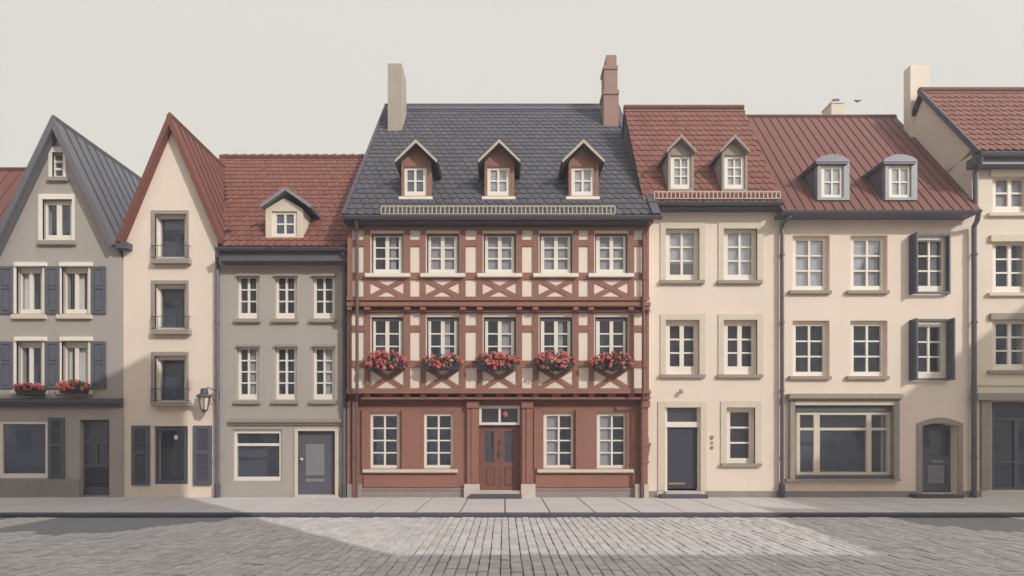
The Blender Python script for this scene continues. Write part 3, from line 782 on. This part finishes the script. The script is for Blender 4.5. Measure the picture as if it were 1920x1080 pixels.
# corner posts
b = MB(); xx = X(1209,-.12); yy = -.10
def sq(x,z0,z1,r0,r1):
    vs = [(x+sx*r0,yy+sy*r0,z0) for sx,sy in ((-1,-1),(1,-1),(1,1),(-1,1))]+[(x+sx*r1,yy+sy*r1,z1) for sx,sy in ((-1,-1),(1,-1),(1,1),(-1,1))]
    b.add(vs, [(0,3,2,1),(4,5,6,7),(0,1,5,4),(1,2,6,5),(2,3,7,6),(3,0,4,7)])
for (ya_,yb2,r0,r1) in ((908,868,.075,.075),(868,864,.11,.11),(864,854,.09,.09),(854,836,.10,.13),(836,830,.15,.15),(830,820,.10,.10),(820,764,.085,.085),(764,752,.13,.13)):
    sq(xx, Z(ya_,yy), Z(yb2,yy), r0, r1)
T.part('corner_post', b, 'timber')
b = MB()
b.tube([at(665,752,-.12),(X(665,-.12),-.12,0.02)], .075, 8); T.part('corner_post', b, 'timber')
b = MB(); b.box(X(652),X(660),-.08,.0,0,Z(752)); T.part('corner_post', b, 'timber')
boxes(T,'base_stone',[(651,661.5,908,935),(667,676,908,935)],-.14,0,'brown_stone')
boxes(T,'base_stone',[(1192,1203,908,935),(1208,1217,908,935)],-.18,0,'pale_stone')
# door
window(T, (898,975,760,797), (903,970.5,766,792), rec=.05, cols=2, rows=(1,), mull=4, name='transom_window', fd=.05)
d = framed_door(T, (899,937.5,799,922), [(909,925.5,808,866)], [(911,927,877,910)], .16, 'door_brown', None)
d2 = framed_door(T, (938,975,799,922), [(946,963,808,866)], [(946,962,877,910)], .16, 'door_brown', None)
b = MB(); b.pbox(936,940,825,832,.12,.158); b.tube([at(938,842,.1),at(938,856,.1)], .018, 8); b.tube([at(938,845,.16),at(938,845,.1)], .012, 8); b.tube([at(938,853,.16),at(938,853,.1)], .012, 8)
T.part('door_handle', b, 'iron', d2)
b = MB(); b.box(X(899),X(976),-.12,.3,0.06,Z(920)); T.part('doorstep', b, 'pale_stone')
b = MB(); b.pbox(881,978,928,936,-.42,-.161); T.part('doormat_step', b, 'slate_paint')
ob = MB(); ob.ball(at(947,777,.04), .085, 14, 10, (1,.45,1)); ob.tube([at(947,772,.04),at(947,765,.06)], .006, 5)
ob = ob.build('red_ornament', 'petal'); ob['label'] = 'small round red ornament hung in the transom window above the red double door'; ob['category'] = 'ornament'
# gutter, soffit
gutter(T, X(641,-.86), X(1241,-.86), -.86, Z(407,-.86), h=.14, m='zinc')
b = MB(); b.box(X(648,-.6), X(1222,-.6), -.78, -.46, Z(407,-.6)-.22, Z(407,-.6)-.02); T.part('soffit', b, 'slate_paint')  # dark colour carries the tone of the eave shadow
pipe(T, [at(668,414,-.84), at(668,424,-.74), at(669.5,436,-.60), at(669.5,735,-.60), at(668,752,-.16),(X(668,-.16),-.16,0)], r=.05, base=False, m='pipe_brown')
pipe(T, [at(1218,414,-.84), at(1216,424,-.74), at(1206,440,-.59), at(1206,738,-.59), at(1203,756,-.22),(X(1203,-.22),-.22,0)], r=.045, base=False, m='timber_dark', clips=True)
# snow guard and dormers
hg = roofhit(900,402,*RP4)
grid_guard(T, X(715,hg.y-.1), X(1153,hg.y-.1), hg.y-.12, Z(402,hg.y-.12), Z(386,hg.y-.12), 'guard_paint', sp=.125)
h = roofhit(780,371,*RP4); yf = h.y-.04
for k,m_ in enumerate((779.5,935.5,1093.5)):
    dormer(T, yf, (m_-27,m_+29,304,374), 274, (m_-39,m_+40,304,267), (m_-22,m_+21,312,367), (m_-16,m_+14,319,359), RP4, 'timber', 'slate_paint',
           trim='guard_paint', sill=(m_-32,m_+31,368,373.5,'cream_paint'), mull=4, barw=2.6, roof_th=.05, trimw=.07, blind=(k != 0), sidem='slate_paint', yfo=-.24)
# chimneys
b = MB(); yc = roofhit(740,248,*RP4).y
x0,x1 = X(727,yc),X(753,yc); b.box(x0,x1,yc,yc+.85,Z(255,yc),Z(119,yc)); T.part('chimney', b, 'chimney_shaded', label='tall plain beige chimney')
b = MB(); yc = roofhit(1145,238,*RP4).y
b.pbox(1132,1160,174,246,yc,yc+.55); b.pbox(1130.5,1161,168,176,yc-.03,yc+.58); b.pbox(1133,1158,122,170,yc+.02,yc+.52); b.pbox(1131.5,1158.5,122,129,yc-.01,yc+.55)
b.pbox(1137,1156,103,123,yc+.05,yc+.48)
T.part('chimney', b, 'chimney_brick', label='stepped red-brown brick chimney')

# ================================================================== HOUSE 5
T = Thing('tiled_house', 'cream house with red tile roof and two narrow pointed dormers right of the half-timbered one', 'house', (X(1340),0,0))
yE = -.30; zE = Z(379,yE); yR = 2.0; zR = Z(203,yR); RP5 = (yE,zE,yR,zR)
eave_roof(T, 4.26, X(1466,yE), yE, zE, yR, zR, w=.215, r=.27, skew=.1)
side_gables(T, 4.30, 8.47, yE, zE, yR, zR, 'cream_plaster', t=.17, ml='slate_paint')
C5 = (1248,1356.5); holes = []
for a in C5: holes += [rect(a,a+63,429,525), rect(a,a+63,600,702)]
holes += [rect(1248,1313.5,764,925), rect(1362,1415.5,764,869)]
house_body(T, X(1214), X(1465.5), zE+.1, holes, m='cream_plaster')
for k,a in enumerate(C5):
    window(T, (a,a+63,429,525), (a+8,a+53,437,515), rec=.14, mull=4.5, barw=3, sill=(a-10,a+74,525,531), surround=(a-10,a+74,418,525), blind=(0,.99,1 if k else .72))
    window(T, (a,a+63,600,702), (a+8,a+53,611,687), rec=.14, mull=8, barw=3, sill=(a-10,a+75,702,708), surround=(a-10,a+74,589,702))
window(T, (1362,1415.5,764,869), (1369,1405,773,859), rec=.14, cols=1, barw=3.5, sill=(1353,1429,869,875), surround=(1351,1427,752,869))
b = MB(); b.pbox(1234,1247.6,753,920,-.025,-.001); b.pbox(1314,1325,753,920,-.025,-.001); b.pbox(1248,1313.6,753,763.6,-.025,-.001); T.part('door_surround', b, 'stone_trim')
d = MB(); d.pbox(1248,1313,791,801,.06,.2); d.pbox(1244,1251,764,921,.10,.2); d.pbox(1308,1316,764,921,.10,.2); T.part('door_frame', d, 'cream_paint')
b = MB(); b.pbox(1251,1308,766,791,.15,.155); tw = T.part('transom_pane', b, 'glass')
d = framed_door(T, (1251,1308,802,916), [], [], .13, 'door_blue')
b = MB(); b.pbox(1254,1285,905,908.5,.115,.131); T.part('kick_strip', b, 'brass', d)
b = MB(); b.tube([at(1302,858,.13),at(1302,858,.08),at(1296,858,.08)], .011, 8); T.part('door_handle', b, 'iron', d)
b = MB(); b.box(X(1247),X(1314),-.1,.25,-.02,Z(921)); T.part('doorstep', b, 'pale_stone')
b = MB(); b.pbox(1239,1328,928,936,-.34,-.101); T.part('doormat_step', b, 'slate_paint')
boxes(T,'plinth',[(1219,1233,921,935),(1326,1465,921,935)],-.04,-.002,'grey_stone')
for (yy_,rr) in ((820,.055),(830,.04),(839,.055)):
    b = MB(); c = at(1335.5,yy_,-.02); b.ball(c, rr, 12, 8, (1,.3,1.25 if yy_ == 820 else 1)); T.part('doorbell', b, 'brown_stone')
gutter(T, X(1213,-.40), X(1469,-.40), -.40, Z(380,-.40), h=.13, fascia=.04)
b = MB(); b.pbox(1217,1467,379,389,-.30,-.003); T.part('eave_board', b, 'slate_paint')
hg = roofhit(1340,373,*RP5)
grid_guard(T, X(1227,hg.y-.1), X(1463,hg.y-.1), hg.y-.10, Z(373,hg.y-.1), Z(359,hg.y-.1), 'guard_paint', sp=.125)
h = roofhit(1277,357,*RP5); h.y -= .07
for k,m_ in enumerate((1277,1377.5)):
    dormer(T, h.y-.04, (m_-24,m_+24,287,361), 262, (m_-27,m_+28,285,257), (m_-19.5,m_+19.5,291,354), (m_-13,m_+12,298,346), RP5, 'brown_stone', 'brown_stone', wrows=(1,1,1), trim='brown_stone', mull=3, barw=2.4, roof_th=.05, trimw=.08, blind=True, sidem='brown_stone')
L5 = Thing('wall_lamp', 'small pale spotlight above the dark blue door of the cream house', 'wall lamp', (X(1278),0,Z(735)))
b = MB(); c = at(1279,735,-.12); b.box(c.x-.05,c.x+.03,-.13,-.06,c.z-.05,c.z+.05); L5.part('lamp_head', b, 'brown_stone')
b = MB(); b.box(c.x-.03,c.x+.05,-.02,0,c.z+.0,c.z+.12); b.tube([(c.x+.02,-.02,c.z+.06),(c.x,-.09,c.z+.06)], .014, 8); L5.part('bracket', b, 'pale_stone')

# ================================================================== HOUSE 6
T = Thing('seamed_roof_house', 'cream house with red seamed metal roof, round-topped dormers and a wide shop window', 'house', (X(1650),0,0))
yE = -.34; zE = Z(395,yE); yR = 2.8; zR = Z(218,yR); RP6 = (yE,zE,yR,zR)
eave_roof(T, 8.52, 14.60, yE, zE, yR, zR, style='seam', m='metal_red', sp=.30)
side_gables(T, 8.75, 14.55, yE, zE, yR, zR, 'cream_plaster', t=.13)
holes = []
for (t0,t1) in ((441,544),(601,705)):
    for a in (1486,1594.5): holes.append(rect(a,a+69.5,t0,t1))
holes += [rect(1716,1776,443,549), rect(1716,1774,602,710), rect(1488,1678,750,898)]
na = 8; arch = [(X(1728),Z(925)),(X(1795),Z(925))]+[(X(1795)+(X(1728)-X(1795))*i/na, Z(799)+(Z(793)-Z(799))*math.sin(math.pi*i/na)) for i in range(na+1)]
holes.append(arch)
house_body(T, X(1466.5), 14.62, zE+.1, holes, m='ivory_plaster')
for k,(t0,t1) in enumerate(((441,544),(601,705))):
    for j,a in enumerate((1486,1594.5)):
        window(T, (a,a+69.5,t0,t1), (a+6,a+57,t0+10,t1-8), rec=.13, mull=4, barw=3, sill=(a-5,a+74,t1,t1+6), blind=(0,.99,1) if k == 0 else None)
window(T, (1716,1776,443,549), (1719,1766,452,536), rec=.05, mull=4, barw=3, blind=(.68,.9,1))
window(T, (1716,1774,602,710), (1719,1764,613,697), rec=.05, mull=4, barw=3)
def box_shutters(t0,t1,pr):
    for px,p_ in ((1706,.24),(1773,pr)):
        b = MB(); x = X(px); z0,z1 = Z(t1),Z(t0); 
        b.box(x,x+.045,-p_,-.002,z0,z0+.09); b.box(x,x+.045,-p_,-.002,z1-.09,z1); b.box(x,x+.045,-.08,-.002,z0+.09,z1-.09); b.box(x,x+.045,-p_,-p_+.07,z0+.09,z1-.09)
        b.box(x+.012,x+.033,-p_+.07,-.08,z0+.09,z1-.09,mi=1)
        b.box(x-.04 if px < 1740 else x+.046, x-.001 if px < 1740 else x+.09, -.05,-.002,z0+.02,z1-.02)
        T.part('shutter', b, ['blue_paint','slate_paint'])
    for za_,zb_ in ((Z(t0+4),Z(t0)),(Z(t1),Z(t1-4))):
        b = MB(); b.box(X(1706)+.046,X(1773)-.001,-.13,-.085,za_,zb_); T.part('shutter_rail', b, 'blue_paint')
box_shutters(441,553,.12); box_shutters(600,714,.27)
# shopfront
b = MB()
b.pbox(1481,1694,738,747,-.22,-.002); b.pbox(1484,1690,747.3,750.5,-.15,-.002)
b.pbox(1482,1491,751,898,-.10,-.002); b.pbox(1677,1687,751,898,-.10,-.002)
sf = T.part('shopfront_surround', b, 'brown_stone')
b = MB(); b.pbox(1491.5,1676.5,751.5,759.5,-.09,.06); T.part('blind_box', b, 'stone_trim', sf)
boxes(T,'shopfront_panel',[(1491.5,1676.5,760,772)],.02,.1,'door_grey',sf); boxes(T,'shopfront_panel',[(1491.5,1676.5,891,898)],-.05,.1,'door_grey',sf)
b = MB(); b.pbox(1475,1691,898.5,902,-.14,-.002); T.part('shopfront_sill', b, 'brown_stone', sf)
b = MB(); Yf = .05
for r in ((1494,1500,773,891),(1664,1672,773,891),(1526,1537,778,885),(1625,1634,778,885)): b.pbox(*r, Yf if r[0] in (1494,1664) else Yf+.012, Yf+.09)
b.pbox(1500,1664,773,778,Yf+.001,Yf+.09); b.pbox(1500,1664,885,891,Yf+.001,Yf+.09)
for a,c_ in ((1500,1526),(1537,1625),(1634,1664)): b.pbox(a,c_,802,807,Yf+.02,Yf+.085)
o = T.part('shop_window', b, 'stone_trim')
g = MB(); y=Yf+.06; x0,x1,z0,z1 = X(1498,y),X(1668,y),Z(887,y),Z(775,y); g.add([(x0,y,z0),(x1,y,z0),(x1,y,z1),(x0,y,z1)],[(0,1,2,3)]); T.part('pane', g, 'glass', o)
b = MB(); y = Yf+.14; b.box(X(1652,y),X(1668,y),y,y+.02,z0,z1); T.part('curtain', b, 'blind', o)
# arched door
def arcpts(x0,x1,zs,zt,n=10): return [(x1+(x0-x1)*i/n, zs+(zt-zs)*math.sin(math.pi*i/n)) for i in range(n+1)]
outer = [(X(1718),Z(921)),(X(1718)+.001,Z(921))]
b = MB()
oa = arcpts(X(1718.5),X(1804),Z(794),Z(783)); ia = arcpts(X(1728),X(1795),Z(799),Z(793))
pts = [(X(1804),Z(928))]+oa+[(X(1718.5),Z(928)),(X(1728),Z(928))]+ia[::-1]+[(X(1795),Z(928))]
n = len(pts)
tri = tessellate_polygon([[Vector((x,z,0)) for x,z in pts]])
b.add([(x,-.03,z) for x,z in pts], [tuple(t_) for t_ in tri]); b.add([(x,-.03,z) for x,z in pts]+[(x,-.001,z) for x,z in pts], [(i,(i+1)%n,(i+1)%n+n,i+n) for i in range(n)])
T.part('door_surround', b, 'brown_stone')
d = framed_door(T, (1722,1791,798,922), [(1731,1778,806,855)], [(1740,1773,871,908)], .22, 'door_grey', 'panel_grey')
b = MB(); b.prism(arcpts(X(1729),X(1794),Z(800),Z(794)), .2, .26); T.part('door_head', b, 'door_blue', d)
b = MB(); b.pbox(1747,1768,863,868,.205,.219); T.part('mail_slot', b, 'panel_grey', d)
b = MB(); b.pbox(1718,1807,928,936,-.3,-.002); T.part('doormat_step', b, 'slate_paint')
boxes(T,'plinth',[(1471,1717.5,921,935),(1805,1821.5,921,935)],-.04,-.002,'grey_stone')
gutter(T, X(1466,-.44), X(1837,-.44), -.44, Z(396.5,-.44), h=.155, fascia=.05)
pipe(T, [at(1482,404,-.43), at(1478,410,-.33), at(1466.5,420,-.10), at(1466.5,440,-.10), (X(1466.5,-.1),-.10,0)])
pipe(T, [at(1834,404,-.43), at(1832,414,-.3), at(1826.5,424,-.12), at(1826.5,440,-.12), (X(1826.5,-.12),-.12,0)], r=.065, base=False)
h = roofhit(1565,371,*RP6); h.y -= .10
for k,m_ in enumerate((1560,1687)):
    dormer(T, h.y-.04, (m_-27,m_+33,300,375), 262, (m_-30,m_+33,300,289), (m_-20,m_+22,308,370), (m_-14.5,m_+15,317,365), RP6, 'zinc_pale', 'zinc', wrows=(1,1), mull=3, barw=2.6, arch=True, blind=True, sidem='zinc', yfo=-.08)
b = MB(); yc = 3.0; b.pbox(1559,1582,192,235,yc,yc+.5); b.pbox(1558.5,1583,190,193,yc-.02,yc+.52); c = T.part('chimney', b, 'stone_trim', label='short cream chimney behind the ridge')
b = MB(); b.pbox(1563,1574,185,190.3,yc+.05,yc+.25); T.part('chimney_pot', b, 'iron', c)

# ================================================================== HOUSE 7
T = Thing('corner_shop_house', 'cream house with red tiles at the right edge, dark shopfront and beige gable chimney', 'house', (X(2000),0,0))
yE = -.32; zE = Z(284,yE); yR = 1.7; zR = Z(170,yR)
xg = 14.62; xe = 22.5
eave_roof(T, 14.50, xe, yE, zE, yR, zR, w=.24, r=.30, hexa=True)
b = MB(); V = Vector((0,yR-yE,zR-zE)).normalized(); N = Vector((0,-V.z,V.y)); x0 = 14.46
b.slab(Vector((x0,yE,zE))+N*.05,Vector((x0+.07,yE,zE))+N*.05,Vector((x0+.07,yR,zR))+N*.05,Vector((x0,yR,zR))+N*.05,.12); T.part('barge_board', b, 'slate_paint')
side_gables(T, xg+.006, xe, yE, zE, yR, zR, 'sand_plaster', t=.13, yB=4.6)
holes = [rect(a,a+65,t0,t1) for a in (1861,2000,2120) for t0,t1 in ((330,398),(453,548),(600,694))]+[rect(1859,2010,752,920), rect(2110,2190,780,920)]
house_body(T, xg+.006, xe, zE+.1, holes, m='sand_plaster', depth=4.6)
for k,(t0,t1,rw_) in enumerate(((330,398,(1,1)),(453,548,(1,1,1)),(600,694,(1,1,1)))):
    for a in (1861,2000,2120):
        window(T, (a,a+65,t0,t1), (a+6,a+58.5,t0+7,t1-11), rec=.10, rows=rw_, mull=7, barw=3, sill=(a-5,a+74,t1,t1+6), sillm='stone_trim' if k < 2 else 'brown_stone',
               lintel=(a-2,a+69,t0-13,t0-1,'stone_trim' if k < 2 else 'brown_stone'), blind=(0,.99,1) if k == 0 else None)
window(T, (2110,2190,780,920), (2117,2180,788,905), rec=.10, rows=(1,2), mull=5, barw=3, name='shop_window')
b = MB(); b.pbox(1823,2060,720,723,-.04,-.002); T.part('string_course', b, 'stone_trim')
b = MB(); b.pbox(1834,2030,737,750,-.16,-.002); T.part('cornice', b, 'brown_stone')
b = MB(); b.pbox(1841,1858,751,918,-.06,-.002); T.part('pilaster', b, 'brown_stone')
b = MB(); Yf = .18
for r in ((1859,1864,752,919),(1902,1910,787,914),(1950,1956,787,914),(2000,2010,752,919)): b.pbox(*r, Yf, Yf+.07)
for r in ((1864,2000,752,756),(1864,2000,783,787),(1864,2000,914,919)): b.pbox(*r, Yf+.004, Yf+.07)
for a,c_ in ((1864,1902),(1910,1950),(1956,2000)): b.pbox(a,c_,864,867.5,Yf+.01,Yf+.06)
o = T.part('shopfront', b, 'door_grey')
g = MB(); y=Yf+.04; x0,x1,z0,z1 = X(1860,y),X(2008,y),Z(917,y),Z(754,y); g.add([(x0,y,z0),(x1,y,z0),(x1,y,z1),(x0,y,z1)],[(0,1,2,3)]); T.part('pane', g, 'glass', o)
b = MB(); b.pbox(1841,2030,920,934,-.05,-.002); T.part('threshold', b, 'pale_stone')
b = MB(); b.pbox(1823,1840.5,921,935,-.04,-.002); T.part('plinth', b, 'grey_stone')
gutter(T, 14.42, xe, -.42, Z(288,-.42), h=.16, fascia=.26)
pipe(T, [at(1838,294,-.41), at(1838,305,-.36), at(1830,322,-.14), at(1829,336,-.12), at(1829,392,-.12)], r=.065, base=False, clips=False)
b = MB(); yc = 2.0; x0,x1 = X(1707,yc),X(1743,yc); b.box(x0,x1,yc,yc+.28,Z(330,yc),Z(122,yc)); T.part('chimney', b, 'sand_plaster')

# ------------------------------------------------------------------ flower boxes
def flower_box(name, label, group, cx, cy, wpx, hpx, Yb, proud=.30, seed=1, nfl=60, tones=((1,1,1),(.95,.8,.85),(1.1,1.25,1.0))):
    rnd = random.Random(seed)
    c = at(cx, cy, Yb-proud/2); W = wpx/60.0; H = hpx/60.0
    Tb = Thing(name, label, 'flower box', c, group)
    b = MB(); hw, tb = W*.40, .16
    zt = c.z-.04; y0, y1 = Yb-proud, Yb-.03
    t_ = [(c.x-hw,y0),(c.x+hw,y0),(c.x+hw,y1),(c.x-hw,y1)]; u = [(c.x-hw+.03,y0+.03),(c.x+hw-.03,y0+.03),(c.x+hw-.03,y1),(c.x-hw+.03,y1)]
    b.add([(x,y,zt) for x,y in t_]+[(x,y,zt-tb) for x,y in u], [(0,1,2,3),(7,6,5,4),(0,4,5,1),(1,5,6,2),(2,6,7,3),(3,7,4,0)])
    b.box(c.x-hw-.012,c.x+hw+.012,y0-.012,y0+.02,zt-.025,zt+.01)
    Tb.part('trough', b, 'trough')
    lf = MB(); fl = MB()
    def pos():
        while True:
            a, e, d = rnd.uniform(-1,1), rnd.uniform(-1,1), rnd.uniform(-1,.9)
            if a*a+e*e+d*d*.6 < 1.0 and e > -.75+abs(a)*.15: return Vector((c.x+a*W*.5, Yb-proud*.55+d*proud*.62, c.z+.02+e*H*.5))
    for i in range(int(380*W)):
        p = pos(); r = rnd.uniform(.022,.042); n = Vector((rnd.uniform(-1,1),rnd.uniform(-1.2,.2),rnd.uniform(-.2,1))).normalized()
        u_ = n.orthogonal().normalized(); v_ = n.cross(u_)
        lf.add([p+u_*r,p+(u_*.6+v_*.8)*r,p-u_*.2*r+v_*r,p-u_*r,p-(u_*.2+v_)*r,p+(u_*.6-v_*.8)*r], [(0,1,2,3,4,5)])
    Tb.part('foliage', lf, 'leaf')
    for i in range(nfl):
        fl = MB(); p = pos(); p.y -= .05; p.z += .02; r0 = rnd.uniform(.045,.075); tn = tones[rnd.choice((0,0,0,1,2))]
        for k in range(7):
            q = p+Vector((rnd.uniform(-1,1),rnd.uniform(-.7,.3),rnd.uniform(-1,1)))*r0*.55; r = r0*.55
            kk = rnd.uniform(.85,1.12)
            n = Vector((rnd.uniform(-.6,.6),-1,rnd.uniform(-.3,.7))).normalized(); u_ = n.orthogonal().normalized(); v_ = n.cross(u_)
            fl.add([q+n*r*.5]+[q+(u_*math.cos(a)+v_*math.sin(a))*r for a in [j*math.pi/3 for j in range(6)]], [(0,1+j,1+(j+1)%6) for j in range(6)], tint=(tn[0]*kk,tn[1]*kk,tn[2]*kk))
        Tb.part('flower', fl, 'petal')
G4 = 'red geranium boxes along the half-timbered front'
labs = ['red geranium box under the first window from the left of the half-timbered house',
        'red geranium box under the second window from the left of the half-timbered house',
        'red geranium box under the middle window of the half-timbered house, above the door',
        'red geranium box under the fourth window from the left of the half-timbered house',
        'red geranium box under the rightmost window of the half-timbered house']
for k,cx in enumerate((724,829,930,1040,1147)):
    flower_box('flower_box', labs[k], G4, cx, 681, (82,79,86,76,80)[k], (38,35,37,41,36)[k], Y2-.035, .34, 20+k, (95,82,98,86,90)[k])
G1 = 'flower boxes on the grey gabled house'
flower_box('flower_box', 'small pink and red flower box under the left window of the grey gabled house', G1, 58, 729, 56, 16, -.04, .24, 3, 40, ((1,1,1),(1,.9,1.5),(.9,.8,1.1)))
flower_box('flower_box', 'orange-red flower box under the right window of the grey gabled house', G1, 140, 726, 58, 22, -.04, .24, 4, 55, ((1.1,1.2,1),(1,1,1),(1.1,1.6,1)))

# ------------------------------------------------------------------ a bird far off over the roofs
b = MB(); c = at(1608,190,14)
b.ball(c, .07, 10, 6, (1.8,1,.6))
for s_ in (-1,1):
    b.add([c+Vector((0,-.05,.03)),c+Vector((s_*.16,-.06,.06)),c+Vector((s_*.27,.0,.03)),c+Vector((s_*.14,.06,.05)),c+Vector((0,.06,.03)),c+Vector((s_*.14,0,.075))],[(0,1,5),(1,2,5),(2,3,5),(3,4,5),(4,0,5)])
o = b.build('bird', 'bird'); o['label'] = 'tiny grey bird gliding in the pale sky above the seamed red roof'; o['category'] = 'bird'

# ------------------------------------------------------------------ the far side of the street, behind the viewer: shades the road and shows in the glass
YO = -17.3
def opp(name, label, x0, x1, ze, xa=None, za=None, m='taupe_plaster', rm='metal_red', ridge=None, depth=9):
    T = Thing(name, label, 'house', ((x0+x1)/2, YO, 0), 'houses on the near side of the street')
    b = MB()
    if xa is not None:
        b.prism([(x0,-.3),(x1,-.3),(x1,ze[1]),(xa,za),(x0,ze[0])], YO-depth, YO); T.part('wall', b, m)
        r = MB(); r.slab((xa,YO-depth,za+.02),(x0-.1,YO-depth,ze[0]-.0),(x0-.1,YO+.1,ze[0]),(xa,YO+.1,za+.02),-.1); r.slab((x1+.1,YO-depth,ze[1]),(xa,YO-depth,za+.02),(xa,YO+.1,za+.02),(x1+.1,YO+.1,ze[1]),-.1)
        T.part('roof', r, rm); top = min(ze)
    else:
        b.box(x0,x1,YO-depth,YO,-.3,ze[0]); T.part('wall', b, m); top = ze[0]
        r = MB(); r.xprism([(YO+.2,ze[0]+.002),(YO-4,ze[0]+ridge),(YO-depth-.2,ze[0]+.002)], x0-.02, x1+.02); T.part('roof', r, rm)
    z = 1.0
    while z+1.9 < top:
        n = max(1,int((x1-x0-.8)/1.9)); 
        for i in range(n):
            xc = x0+(x1-x0)*(i+.5)/n; f = MB(); f.box(xc-.5,xc+.5,YO+.001,YO+.05,z,z+1.5); o = T.part('window', f, 'cream_paint')
            g = MB(); g.box(xc-.42,xc-.03,YO+.051,YO+.056,z+.08,z+1.42); g.box(xc+.03,xc+.42,YO+.051,YO+.056,z+.08,z+1.42); T.part('pane', g, 'door_blue', o)
        z += 2.9
s0 = -.02
opp('terrace_house', 'tall plastered block across the street far to the left, seen only as a reflection', -34, -8.2, (15.5,), m='opp_plaster', ridge=2.5)
opp('terrace_house', 'wide plastered block across the street left of the pointed gable, behind the viewer', -8, 7.2, (18.6,), m='opp_plaster', ridge=.4)
opp('terrace_house', 'narrow house with the highest pointed gable across the street, behind the viewer', 7.3, 10.8, (18.7,19.0), 9.5, 19.9, m='opp_plaster')
opp('terrace_house', 'low house with long eaves across the street, behind the viewer', 10.9, 18.7, (9.2,), m='opp_plaster', ridge=2.6)
opp('terrace_house', 'middle gabled house across the street right of the low one, behind the viewer', 18.8, 30.4, (9.2,11.5), 25, 13.6, m='opp_plaster')
opp('terrace_house', 'large gabled house across the street at the far right, behind the viewer', 30.5, 46, (14.5,14.4), 38, 22.3, m='opp_plaster', depth=12)

# ------------------------------------------------------------------ thin mist volume, added to lift the dark tones
b = MB(); b.box(-60, 60, -40, 30, RZ-1.2, 26)
hz = b.build('haze', 'iron'); hz.data.materials.clear(); hz['kind'] = 'stuff'
m = bpy.data.materials.new('haze_air'); m.use_nodes = True; n = m.node_tree.nodes
for x_ in list(n): n.remove(x_)
o_ = n.new('ShaderNodeOutputMaterial'); v_ = n.new('ShaderNodeVolumePrincipled')
v_.inputs['Color'].default_value = (.90, .93, 1, 1); v_.inputs['Density'].default_value = .0045
m.node_tree.links.new(v_.outputs[0], o_.inputs['Volume']); hz.data.materials.append(m)
